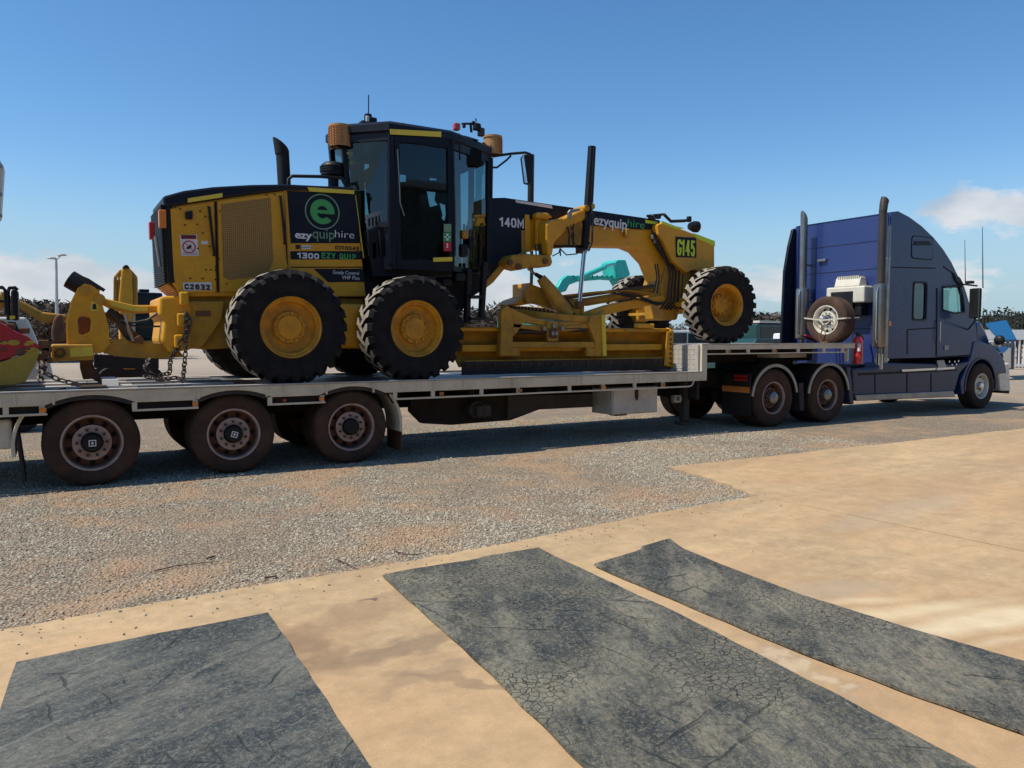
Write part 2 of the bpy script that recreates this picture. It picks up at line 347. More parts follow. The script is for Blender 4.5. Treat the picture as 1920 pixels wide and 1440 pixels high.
def sign(body, u0, v0, u1, v1, y, mt, parent, wt=.16, gap=.28, name='lettering'):
    """condensed block lettering made of thick strokes, raised from a plane that faces the camera side"""
    p0 = at(u0, v0, y); p1 = at(u1, v0, y); H = at(u0, v1, y).z-p0.z; W = p1.x-p0.x; hw = wt*H/2
    adv = [(.5 if ch in '1I' else .5 if ch == ' ' else 1.25 if ch == 'M' else 1) for ch in body]; tot = sum(adv)+gap*(len(body)-1); unit = W/tot
    mb = MB(); x = p0.x; k = 0
    for ch, a in zip(body, adv):
        cw = a*unit
        for pts, closed in GLYPH.get(ch, []):
            q = [Vector((x+hw+(cw-2*hw)*px if ch not in '1I' else x+cw*.5+(px-.5)*unit*.8, p0.z+hw+(H-2*hw)*pz)) for px, pz in pts]; n = len(q); L_ = []; R_ = []
            for i in range(n):
                a0 = q[i-1] if (i or closed) else None; a1 = q[(i+1) % n] if (i < n-1 or closed) else None; c = q[i]
                d0 = (c-a0).normalized() if a0 is not None else None; d1 = (a1-c).normalized() if a1 is not None else None
                d0 = d0 or d1; d1 = d1 or d0; n0 = Vector((-d0.y, d0.x)); n1 = Vector((-d1.y, d1.x)); m = (n0+n1)
                m = m.normalized() if m.length > 1e-4 else n0; s_ = hw/max(.45, m.dot(n0))
                e = Vector((0, 0))
                if not closed and i == 0: e = -d1*hw
                if not closed and i == n-1: e = d0*hw
                L_.append(c+m*s_+e); R_.append(c-m*s_+e)
            rg = [[(l.x, y-.001, l.y), (r_.x, y-.001, r_.y), (r_.x, y-.004-k*.0003, r_.y), (l.x, y-.004-k*.0003, l.y)] for l, r_ in zip(L_, R_)]
            if closed: rg.append(rg[0])
            mb.ring_strip(rg, True, not closed); k += 1
        x += cw+gap*unit
    return mb.build(name, mt, parent)
def circle(cx, cz, r, n=24): return [(cx+r*math.cos(2*PI*i/n), cz+r*math.sin(2*PI*i/n)) for i in range(n)]
def rrect(x0, x1, z0, z1, r=.04, n=4):
    o = []
    for cx, cz, a in ((x1-r, z1-r, 0), (x0+r, z1-r, 90), (x0+r, z0+r, 180), (x1-r, z0+r, 270)):
        o += [(cx+r*math.cos(R(a+90*i/n)), cz+r*math.sin(R(a+90*i/n))) for i in range(n+1)]
    return o
def text(body, u0, v0, u1, v1, y, mt, parent, bold=.0, name='lettering', axis='y', lab=None, thin=.002, shear=0, slope=0):
    """raised lettering on a plane facing the camera side; (u0,v0) baseline start, u1 right end, v1 cap top at the start"""
    cu = bpy.data.curves.new('words', 'FONT'); cu.body = body; cu.extrude = thin; cu.offset = bold; cu.shear = shear; cu.resolution_u = 4
    me = bpy.data.meshes.new_from_object(bpy.data.objects.new('words', cu))
    n = len(me.vertices); a = np.empty(n*3); me.vertices.foreach_get('co', a); a = a.reshape(-1, 3); lo = a.min(0); hi = a.max(0)
    p0 = at(u0, v0, y); p1 = at(u1, v0, y); pt = at(u0, v1, y)
    caph = .695 if any(ch.isupper() or ch.isdigit() or ch in 'hlbdfkt' for ch in body) else .52
    sx = (p1.x-p0.x)/(hi[0]-lo[0]); sz = (pt.z-p0.z)/caph
    me.transform(Matrix.Translation((p0.x, y-thin-.001, p0.z)) @ Matrix.Rotation(slope, 4, 'Y') @ Matrix.Rotation(PI/2, 4, 'X') @ Matrix.Diagonal((sx, sz, 1, 1)) @ Matrix.Translation((-lo[0], 0, 0)))
    return put(me, name, mt, parent, lab)
# ================================================================ GROUND
def nodes_of(name):
    m = bpy.data.materials.new(name); m.use_nodes = True; M[name] = m
    t = m.node_tree; return m, t.nodes, t.links, t.nodes['Principled BSDF']
class NB:
    """small node helper"""
    def __init__(s, name): s.m, s.n, s.l, s.b = nodes_of(name); s.pos = s.n.new('ShaderNodeNewGeometry').outputs['Position']
    def setin(s, sock, x):
        if isinstance(x, (int, float)): sock.default_value = x
        elif isinstance(x, tuple): sock.default_value = x if len(x) == 4 or sock.type != 'RGBA' else x+(1,)
        else: s.l.new(x, sock)
    def math(s, op, a, b=0.0, clamp=False):
        q = s.n.new('ShaderNodeMath'); q.operation = op; q.use_clamp = clamp; s.setin(q.inputs[0], a); s.setin(q.inputs[1], b); return q.outputs[0]
    def noise(s, sc, det=6, rough=.6, vec=None, dist=0):
        q = s.n.new('ShaderNodeTexNoise'); q.inputs['Scale'].default_value = sc; q.inputs['Detail'].default_value = det
        q.inputs['Roughness'].default_value = rough; q.inputs['Distortion'].default_value = dist; s.l.new(vec or s.pos, q.inputs['Vector']); return q.outputs[0]
    def vor(s, sc, feat='F1', vec=None, rnd=1):
        q = s.n.new('ShaderNodeTexVoronoi'); q.feature = feat; q.inputs['Scale'].default_value = sc; q.inputs['Randomness'].default_value = rnd
        s.l.new(vec or s.pos, q.inputs['Vector']); return q
    def ramp(s, x, a, b, c=0.0, d=1.0):
        q = s.n.new('ShaderNodeMapRange'); q.inputs[1].default_value = a; q.inputs[2].default_value = b; q.inputs[3].default_value = c; q.inputs[4].default_value = d
        s.setin(q.inputs[0], x); return q.outputs[0]
    def mix(s, f, a, b, mode='MIX'):
        q = s.n.new('ShaderNodeMix'); q.data_type = 'RGBA'; q.blend_type = mode; s.setin(q.inputs[0], f); s.setin(q.inputs[6], a); s.setin(q.inputs[7], b); return q.outputs[2]
    def warp(s, sc, amt):
        q = s.n.new('ShaderNodeTexNoise'); q.inputs['Scale'].default_value = sc; q.inputs['Detail'].default_value = 5; s.l.new(s.pos, q.inputs['Vector'])
        a = s.n.new('ShaderNodeVectorMath'); a.operation = 'SUBTRACT'; s.l.new(q.outputs['Color'], a.inputs[0]); a.inputs[1].default_value = (.5, .5, .5)
        b = s.n.new('ShaderNodeVectorMath'); b.operation = 'SCALE'; s.l.new(a.outputs[0], b.inputs[0]); b.inputs['Scale'].default_value = amt
        c = s.n.new('ShaderNodeVectorMath'); c.operation = 'ADD'; s.l.new(b.outputs[0], c.inputs[0]); s.l.new(s.pos, c.inputs[1]); return c.outputs[0]
    def stretch(s, rot, sx, sy, vec=None):
        q = s.n.new('ShaderNodeMapping'); q.vector_type = 'TEXTURE'; q.inputs['Rotation'].default_value = (0, 0, rot); q.inputs['Scale'].default_value = (sx, sy, 1)
        s.l.new(vec or s.pos, q.inputs['Vector']); return q.outputs[0]
    def blob(s, vec, cx, cy, rx, ry, rot, soft=.5):
        q = s.n.new('ShaderNodeMapping'); q.vector_type = 'TEXTURE'; q.inputs['Location'].default_value = (cx, cy, 0); q.inputs['Rotation'].default_value = (0, 0, rot)
        q.inputs['Scale'].default_value = (rx, ry, 1000); s.l.new(vec, q.inputs['Vector'])
        v = s.n.new('ShaderNodeVectorMath'); v.operation = 'LENGTH'; s.l.new(q.outputs[0], v.inputs[0])
        return s.ramp(v.outputs['Value'], 1.0, 1.0-soft)
    def bump(s, h, st, d, prev=None):
        q = s.n.new('ShaderNodeBump'); q.inputs['Strength'].default_value = st; q.inputs['Distance'].default_value = d; s.l.new(h, q.inputs['Height'])
        if prev is not None: s.l.new(prev, q.inputs['Normal'])
        return q.outputs[0]
    def done(s, col, rough, normal=None):
        s.setin(s.b.inputs['Base Color'], col); s.setin(s.b.inputs['Roughness'], rough)
        if normal is not None: s.l.new(normal, s.b.inputs['Normal'])

def gravel_tint(g):
    """patches of tan dust among grey stone; shared by the sheet and its loose stones"""
    big = g.noise(.55, 5, .6); mid = g.noise(2.3, 6, .65)
    f = g.ramp(g.math('ADD', g.math('MULTIPLY', big, .65), g.math('MULTIPLY', mid, .45)), .545, .66)
    wv_ = g.warp(2.2, .5)
    for u, v, rx, ry, rot, k in ((240, 1115, .75, .22, 15, .9), (90, 1170, .5, .14, 12, .8), (770, 1005, .8, .28, 18, .95), (690, 1060, .4, .08, 20, .8), (560, 1095, .5, .08, 20, .8), (400, 985, .4, .2, 0, .6), (1330, 925, .8, .25, 0, .7), (1560, 848, 2.0, .25, 8, .5)):
        x, y = gp(u, v); f = g.math('MAXIMUM', f, g.math('MULTIPLY', g.blob(wv_, x, y, rx, ry, R(rot), .6), k))
    return f
g = NB('gravel'); dust = gravel_tint(g)
cell = g.vor(48); cell2 = g.vor(95)
sp = g.n.new('ShaderNodeSeparateColor'); g.l.new(cell.outputs['Color'], sp.inputs[0])
stone = g.mix(sp.outputs[0], (.22, .195, .15), (.49, .435, .32))
stone = g.mix(g.ramp(cell.outputs['Distance'], .25, .65), stone, (.09, .07, .055))
tan = g.mix(g.noise(30, 5), (.47, .30, .165), (.34, .225, .135))
red = g.mix(g.ramp(g.noise(1.1, 4), .56, .7, 0, .6), tan, (.32, .17, .10))
col = g.mix(g.ramp(dust, 0, 1, .24, .85), stone, red)
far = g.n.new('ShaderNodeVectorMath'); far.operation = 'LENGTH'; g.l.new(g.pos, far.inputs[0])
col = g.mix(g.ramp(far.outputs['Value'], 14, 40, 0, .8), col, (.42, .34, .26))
nb = g.bump(cell.outputs['Distance'], .9, -.018); nb = g.bump(cell2.outputs['Distance'], .5, -.007, nb)
g.done(col, .92, nb)

g = NB('pebble'); dust = gravel_tint(g)
oi = g.n.new('ShaderNodeObjectInfo')
c1 = g.mix(oi.outputs['Random'], (.21, .19, .15), (.50, .45, .34))
c2 = g.mix(oi.outputs['Random'], (.27, .175, .11), (.47, .34, .22))
g.done(g.mix(g.ramp(dust, 0, 1, .1, .9), c1, c2), .9)

g = NB('concrete'); wv = g.warp(5, .42)
fine = g.noise(90, 5, .7); mid = g.noise(2.0, 8, .65); big = g.noise(.35, 5, .55)
stre = g.noise(1.2, 7, .65, g.stretch(R(5), 3.2, .45))
col = g.mix(g.ramp(mid, .35, .7), (.58, .395, .205), (.46, .31, .165))
col = g.mix(g.ramp(stre, .44, .66, 0, .75), col, (.42, .29, .15))
col = g.mix(g.ramp(g.noise(11, 8, .75), .46, .66, 0, .45), col, (.33, .225, .115))
col = g.mix(g.ramp(g.noise(5, 6, .7), .55, .72, 0, .4), col, (.66, .50, .31))
col = g.mix(g.ramp(big, .44, .6, 0, .85), col, (.50, .31, .155))
col = g.mix(g.ramp(fine, .3, .75, 0, .30), col, (.30, .22, .15))
col = g.mix(g.ramp(g.noise(260, 3), .60, .72, 0, .5), col, (.78, .62, .42))
col = g.mix(g.ramp(g.noise(150, 4, .8), .60, .68, 0, .55), col, (.22, .15, .085))
col = g.mix(g.ramp(g.noise(28, 7, .85, g.stretch(R(8), 2.2, .5)), .55, .66, 0, .4), col, (.33, .225, .125))
wv0 = wv
def mulv(q, a, b, lo, hi):
    f = g.ramp(q, a, b, lo, hi); c_ = g.n.new('ShaderNodeCombineColor')
    for k in range(3): g.l.new(f, c_.inputs[k])
    return c_.outputs[0]
col = g.mix(1.0, col, mulv(g.noise(4.5, 10, .78), .39, .61, .86, 1.06), 'MULTIPLY')
col = g.mix(1.0, col, mulv(g.noise(.9, 6, .6, g.stretch(R(10), 2.5, .7)), .40, .60, .90, 1.05), 'MULTIPLY')
def spot(u, v, rx, ry, rot, c, amt, soft=.5):
    global col
    x, y = gp(u, v); m = g.math('MULTIPLY', g.blob(wv, x, y, rx, ry, R(rot), soft), g.ramp(mid, .3, .6, amt*.55, amt)); col = g.mix(m, col, c)
for a in ((585, 1225, .16, .55, 10, (.20, .125, .07), .75), (700, 1150, .7, .20, 20, (.24, .15, .085), .6), (760, 1215, .45, .13, 15, (.20, .135, .085), .75),
          (800, 1275, .35, .10, 15, (.25, .17, .11), .55), (905, 1290, .08, .5, 42, (.20, .13, .08), .6), (1395, 955, .5, .06, 0, (.33, .26, .18), .4),
          (1560, 1110, .5, .18, -10, (.36, .29, .21), .5), (1700, 960, 1.6, .25, 5, (.40, .31, .22), .5), (700, 1131, .06, .025, 0, (.06, .05, .04), .9)):
    spot(*a)
wv = g.warp(2.5, .18)
for a in ((1700, 1152, .95, .13, -16, (.66, .53, .33), .8, .8), (1850, 1170, .9, .17, -12, (.68, .56, .36), .85, .6), (1620, 1130, .35, .08, -25, (.66, .53, .33), .6, .9), (1880, 1210, .5, .06, -12, (.64, .52, .34), .5, .9)):
    spot(*a)
wv = wv0
for u, v, k in ((1440, 1228, .11), (1485, 1250, .13), (1540, 1278, .10), (1600, 1304, .09)):
    x, y = gp(u, v); o = g.blob(wv, x, y, k, k*.9, 0, .35); i = g.blob(wv, x, y, k*.75, k*.7, 0, .4)
    col = g.mix(g.math('MULTIPLY', g.math('SUBTRACT', o, i, True), .6), col, (.34, .26, .18)); col = g.mix(g.math('MULTIPLY', i, .35), col, (.60, .50, .36))
nb = g.bump(fine, .25, .004); nb = g.bump(mid, .15, .02, nb)
g.done(col, .85, nb)

def rubber(name, tone, dustc, crack):
    g = NB(name); w1 = g.warp(9, .05)
    base = g.mix(g.noise(3.2, 9, .72), tone, tuple(c*.45 for c in tone))
    d1 = g.ramp(g.noise(1.5, 9, .7, g.stretch(R(crack[3]), 2.2, .8)), .46, .58)
    d2 = g.ramp(g.noise(22, 6, .75), .35, .65)
    dd = g.math('MULTIPLY', d1, g.math('MULTIPLY_ADD', d2, .6, True) if 0 else g.ramp(d2, 0, 1, .42, 1))
    base = g.mix(g.math('MULTIPLY', dd, crack[2]), base, dustc)
    fib = g.noise(14, 8, .8, g.stretch(R(crack[3]+20), 3.0, .55, w1)); base = g.mix(g.ramp(fib, .47, .62, 0, .6), base, tuple(c*1.8 for c in tone))
    base = g.mix(g.ramp(g.noise(48, 6, .85), .50, .60, 0, .55), base, dustc); base = g.mix(g.ramp(g.noise(31, 7, .85, g.stretch(R(crack[3]), 2.5, .6)), .53, .62, 0, .7), base, tuple(c*.35 for c in tone)); base = g.mix(g.ramp(g.noise(130, 3, .8), .58, .66, 0, .6), base, tuple(c*1.25 for c in dustc))
    scr = None
    for a_, sc_ in ((crack[3]+35, 7), (crack[3]-50, 6), (crack[3]+80, 9)):     # scuffs and creases
        q_ = g.ramp(g.noise(sc_, 3, .5, g.stretch(R(a_), 4.5, .28, w1)), .66, .72); scr = q_ if scr is None else g.math('MAXIMUM', scr, q_)
    base = g.mix(g.math('MULTIPLY', scr, .75), base, tuple(c*.4 for c in tone))
    base = g.mix(g.ramp(g.noise(7, 4, .6, g.stretch(R(crack[3]+15), 4.0, .3, w1)), .62, .70, 0, .5), base, dustc)
    cv = g.vor(crack[0], 'DISTANCE_TO_EDGE', w1); area = g.ramp(g.noise(1.3, 5), .49, .60)
    line = g.math('MULTIPLY', g.ramp(cv.outputs['Distance'], .055, .0), g.math('MULTIPLY', area, crack[1]))
    base = g.mix(g.math('MULTIPLY', area, .40*crack[1]), base, dustc); base = g.mix(line, base, (.015, .016, .016))
    wr = g.noise(5, 8, .7, g.stretch(R(crack[3]-35), 1.8, .35, w1)); wr = g.math('SUBTRACT', wr, g.math('MULTIPLY', scr, .25)); nb = g.bump(wr, .8, .03); nb = g.bump(g.math('SUBTRACT', fib, line), .8, .014, nb); nb = g.bump(g.noise(60, 5, .8), .5, .006, nb)
    g.done(base, .72, nb)
rubber('rubber_smooth', (.038, .048, .052), (.29, .27, .21), (9, .0, .65, 20))
rubber('rubber_cracked', (.028, .036, .040), (.31, .275, .19), (24, .95, .85, 64))
rubber('rubber_long', (.032, .040, .041), (.32, .275, .19), (26, .85, .9, 50))

def sheet(name, pts, z, mt, kind='structure', parent=None):
    o = MB().add([(x, y, z) for x, y in pts], [tuple(range(len(pts)))]).build(name, mt, parent)
    if parent is None: o['kind'] = kind
    return o
sheet('gravel_ground', [(-900, -500), (900, -500), (900, 1200), (-900, 1200)], 0, 'gravel')['label'] = 'grey and tan gravel yard under the lorry'

# ---- concrete apron: slabs with real thickness and a joint
def rough_line(pts, step=.12, amp=.014):
    out = []
    for a, b in zip(pts, pts[1:]):
        a = Vector(a); b = Vector(b); n = max(1, int((b-a).length/step)); q = Vector((-(b-a).y, (b-a).x)).normalized()
        for i in range(n): out.append(tuple(a.lerp(b, i/n)+q*(random.uniform(-amp, amp) if i else 0)))
    out.append(tuple(pts[-1])); return out
G = lambda *p: [gp(u, v) for u, v in p]
apron = bpy.data.objects.new('concrete_apron', None); link(apron, None, (4, -5, 0)); apron['kind'] = 'structure'; apron['label'] = 'tan concrete apron in the foreground'
jgap = .012
edgeA = rough_line(G((-260, 1228), (0, 1186), (200, 1150), (450, 1106), (700, 1068), (1000, 1012), (1200, 970), (1420, 932)))
jx = gp(1920, 1037); j0 = gp(1420, 932); dj = Vector(jx)-Vector(j0); jend = Vector(j0)+dj*2.2
MB().slab(edgeA+[(jend.x-.03, jend.y-.04), (9.5, -16), (-9, -16)], -.05, .014).build('slab', 'concrete', apron)
edgeB = rough_line(G((1420, 932), (1340, 903), (1255, 878)), .1, .03)+rough_line(G((1255, 878), (1450, 857), (1700, 829), (1920, 805)), .2, .03)[1:]
e2 = gp(1920, 805); e1 = gp(1700, 829); dd = Vector(e2)-Vector(e1); e3 = Vector(e2)+dd*3
MB().slab(edgeB+[(e3.x, e3.y), (jend.x+.01, jend.y+.012)], -.05, .016).build('slab', 'concrete', apron)

# ---- rubber mats
def rubber_mat(left, right, mt, label, th=.014, n=90, m=36, curl=0):
    """left/right edges from far to near, resampled; a gently rippled sheet with thickness"""
    def res(pl, k):
        pl = [Vector(p) for p in pl]; d = [0]
        for a, b in zip(pl, pl[1:]): d.append(d[-1]+(b-a).length)
        out = []
        for i in range(k+1):
            s = d[-1]*i/k; j = max(q for q in range(len(d)) if d[q] <= s+1e-9); j = min(j, len(pl)-2)
            out.append(pl[j].lerp(pl[j+1], (s-d[j])/(d[j+1]-d[j])))
        return out
    A = res(left, n); B = res(right, n); vs = []; fs = []
    from mathutils import noise
    for k in (1, 0):
        for i in range(n+1):
            for j in range(m+1):
                p = A[i].lerp(B[j and i or i], j/m); q = Vector((p.x, p.y, 0))
                wob = .012*noise.noise(q*1.3)+.006*noise.noise(q*4)
                if j in (0, m): p = p+Vector((noise.noise(q*5)*.008, noise.noise(q*5+Vector((9, 0, 0)))*.008))
                edge = min(j, m-j)/m; z = .019+max(0, wob+.002)*min(1, .3+edge*6)
                z += curl*max(0, 1-i/6)**2*(1 if j > m*.6 else .3)
                vs.append((p.x, p.y, z+th*k))
    W = m+1; T = (n+1)*W
    for i in range(n):
        for j in range(m):
            a = i*W+j; fs.append((a, a+W, a+W+1, a+1)); fs.append((a+T, a+T+1, a+T+W+1, a+T+W))
    rim = [(i, 0) for i in range(n)]+[(n, j) for j in range(m)]+[(i, m) for i in range(n, 0, -1)]+[(0, j) for j in range(m, 0, -1)]
    for (i, j), (k, q) in zip(rim, rim[1:]+rim[:1]): fs.append((i*W+j, i*W+j+T, k*W+q+T, k*W+q))
    mb = MB(); mb.add(vs, fs); o = mb.build('rubber_mat', mt); bmx = bmesh.new(); bmx.from_mesh(o.data); bmesh.ops.recalc_face_normals(bmx, faces=bmx.faces); bmx.to_mesh(o.data); bmx.free()
    o.data.polygons.foreach_set('use_smooth', [True]*len(o.data.polygons)); o.data.set_sharp_from_angle(angle=R(50))
    return tag(o, label, 'mat', 'black rubber mats lying on the concrete')
rubber_mat(G((30, 1254), (0, 1345), (-90, 1640)), G((503, 1159), (590, 1292), (685, 1440), (800, 1610)), 'rubber_smooth', 'broad scuffed rubber mat without cracks, the nearest one at the lower left corner')
rubber_mat(G((718, 1088), (900, 1254), (1085, 1440), (1230, 1580)), G((1010, 1037), (1290, 1170), (1560, 1312), (1800, 1440), (2060, 1580)), 'rubber_cracked', 'wide cracked rubber mat lying between the other two mats', curl=.01)
rubber_mat(G((1115, 1068), (1300, 1148), (1500, 1232), (1700, 1308), (1920, 1388), (2200, 1490)), G((1255, 1025), (1350, 1066), (1500, 1124), (1700, 1188), (1920, 1252), (2200, 1335)), 'rubber_long', 'narrow curved rubber mat, the one nearest the white cement stain', curl=.03)

# ---- loose gravel: stones instanced over the near yard
protos = bpy.data.collections.new('stone_shapes')
for k in range(5):
    bm_ = bmesh.new(); bmesh.ops.create_icosphere(bm_, subdivisions=1, radius=1)
    sx, sy, sz = random.uniform(.8, 1.3), random.uniform(.7, 1.0), random.uniform(.5, .8)
    for vv in bm_.verts: vv.co = Vector((vv.co.x*sx, vv.co.y*sy, vv.co.z*sz))*random.uniform(.75, 1.2)
    me = bpy.data.meshes.new('stone'); bm_.to_mesh(me); bm_.free(); me.materials.append(M['pebble'])
    protos.objects.link(bpy.data.objects.new('stone', me))
rng = np.random.default_rng(3)
def inside(px, py, poly):
    r = np.zeros(len(px), bool); n = len(poly)
    for i in range(n):
        x0, y0 = poly[i]; x1, y1 = poly[(i+1) % n]
        c = ((y0 > py) != (y1 > py)); t = np.where(c, (x1-x0)*(py-y0)/((y1-y0) if y1 != y0 else 1e-9)+x0, 0); r ^= c & (px < t)
    return r
conc = edgeA+edgeB[1:]+[(e3.x, e3.y), (60, -60), (-30, -60), (-30, edgeA[0][1])]
def cheap_noise(x, y, s, seed):
    r = np.random.default_rng(seed); g_ = r.random((64, 64)); X = (x*s) % 64; Y = (y*s) % 64; i = X.astype(int); j = Y.astype(int); f = X-i; h = Y-j
    f = f*f*(3-2*f); h = h*h*(3-2*h); a = g_[i % 64, j % 64]; b = g_[(i+1) % 64, j % 64]; c = g_[i % 64, (j+1) % 64]; d = g_[(i+1) % 64, (j+1) % 64]
    return (a*(1-f)+b*f)*(1-h)+(c*(1-f)+d*f)*h
n = 230000
t = rng.random(n)**1.25; px = rng.uniform(-3.4, 10.5, n); lo = -4.6; py = lo+t*(4.6+3.2)
keep = ~inside(px, py, conc)
ang = np.arctan2(px, py+DIST); keep &= (ang > R(31-36)) & (ang < R(31+36))
dens = .55*cheap_noise(px, py, .8, 1)+.45*cheap_noise(px, py, 2.6, 2)
keep &= rng.random(n) < np.clip((dens-.28)*3.2, .10, 1)
px, py = px[keep], py[keep]
# stray stones and crumbs on the concrete close to its edge
m2 = 14000; qx = rng.uniform(-3, 9, m2); qy = rng.uniform(-6.5, -1, m2); k2 = inside(qx, qy, conc)
ed = np.array(edgeA+edgeB[::2]); dist = np.min(np.hypot(qx[:, None]-ed[None, :, 0], qy[:, None]-ed[None, :, 1]), axis=1); k2 &= rng.random(m2) < np.exp(-dist*5.5)*.9+np.exp(-dist*.8)*.012
qx, qy = qx[k2], qy[k2]
allp = np.concatenate([np.stack([px, py, np.full(len(px), .001)], 1), np.stack([qx, qy, np.full(len(qx), .017)], 1)])
sc = rng.uniform(.3, 1, len(allp))**1.8*.0115+.003; sc[len(px):] *= .75
pm = bpy.data.meshes.new('loose_gravel'); pm.vertices.add(len(allp)); pm.vertices.foreach_set('co', allp.ravel())
at_ = pm.attributes.new('size', 'FLOAT', 'POINT'); at_.data.foreach_set('value', sc)
at_ = pm.attributes.new('turn', 'FLOAT_VECTOR', 'POINT'); at_.data.foreach_set('vector', np.stack([rng.uniform(-.5, .5, len(allp)), rng.uniform(-.5, .5, len(allp)), rng.uniform(0, 6.28, len(allp))], 1).ravel())
go = bpy.data.objects.new('loose_gravel', pm); COL.objects.link(go); tag(go, 'loose grey and tan gravel stones over the yard', kind='stuff')
ng = bpy.data.node_groups.new('scatter', 'GeometryNodeTree'); ng.interface.new_socket('Geometry', in_out='INPUT', socket_type='NodeSocketGeometry'); ng.interface.new_socket('Geometry', in_out='OUTPUT', socket_type='NodeSocketGeometry')
gi = ng.nodes.new('NodeGroupInput'); gq = ng.nodes.new('NodeGroupOutput'); ip = ng.nodes.new('GeometryNodeInstanceOnPoints'); ci = ng.nodes.new('GeometryNodeCollectionInfo')
ci.inputs[0].default_value = protos; ci.inputs['Separate Children'].default_value = True; ci.inputs['Reset Children'].default_value = True
na = ng.nodes.new('GeometryNodeInputNamedAttribute'); na.data_type = 'FLOAT'; na.inputs[0].default_value = 'size'
nb_ = ng.nodes.new('GeometryNodeInputNamedAttribute'); nb_.data_type = 'FLOAT_VECTOR'; nb_.inputs[0].default_value = 'turn'
e2r = ng.nodes.new('FunctionNodeEulerToRotation'); ng.links.new(nb_.outputs[0], e2r.inputs[0])
ng.links.new(gi.outputs[0], ip.inputs['Points']); ng.links.new(ci.outputs[0], ip.inputs['Instance']); ip.inputs['Pick Instance'].default_value = True
ng.links.new(e2r.outputs[0], ip.inputs['Rotation']); ng.links.new(na.outputs[0], ip.inputs['Scale']); ng.links.new(ip.outputs[0], gq.inputs[0])
md = go.modifiers.new('scatter', 'NODES'); md.node_group = ng

# ---- sticks and clods
for pts, lab, r in ((((290, 1070), (330, 1062), (410, 1052)), 'long thin dark twig on the gravel behind the lower left mat', .0045), (((496, 1083), (520, 1081)), 'short stubby twig on the gravel near the concrete edge', .008),
                 (((742, 1034), (765, 1041), (795, 1038)), 'bent twig on the gravel just behind the middle mat', .005), (((630, 1048), (650, 1058), (674, 1069)), 'thin slanting twig on the gravel touching the concrete edge', .0045), (((388, 1047), (404, 1043)), 'small dark twig beside a clod on the gravel', .009)):
    w_ = [gp(u, v, .012) for u, v in pts]; o = MB().tube([(x, y, .012+.004*(i % 2)) for i, (x, y) in enumerate(w_)], [r]+[r*.8]*(len(w_)-2)+[r*.5], 6).build('twig', 'stick', smooth=60); tag(o, lab, 'twig')

# ---- unseen shed added behind the camera: darker reflections in paint, less sky fill
WS = empty('added_dark_shed', (8, -17, 0), 'grey green steel shed added unseen behind the camera to darken reflections and sky fill', 'added_backdrop')
for i, (x0, x1) in enumerate(((-16, -9), (-2, 2), (9, 13), (20, 34))): MB().box(x0, x1, -17.2, -17, 0, 7.2).build('wall', 'added_shed_wall', WS)
for x0, x1 in ((-9, -2), (2, 9), (13, 20)):
    MB().box(x0, x1, -17.2, -17, 5.2, 7.2).build('wall', 'added_shed_wall', WS); MB().box(x0, x1, -24, -23.8, 0, 5.2).build('inner_wall', 'added_shed_dark', WS)
MB().box(-16.3, 34.3, -29, -16.6, 7.21, 7.45).build('roof', 'galv', WS); MB().box(-16, 34, -28.9, -28.7, 0, 7.2).build('wall', 'added_shed_wall', WS)
for x in (-16, 34): MB().box(x-.1, x+.1, -28.6, -17.25, 0, 7.2).build('wall', 'added_shed_wall', WS)

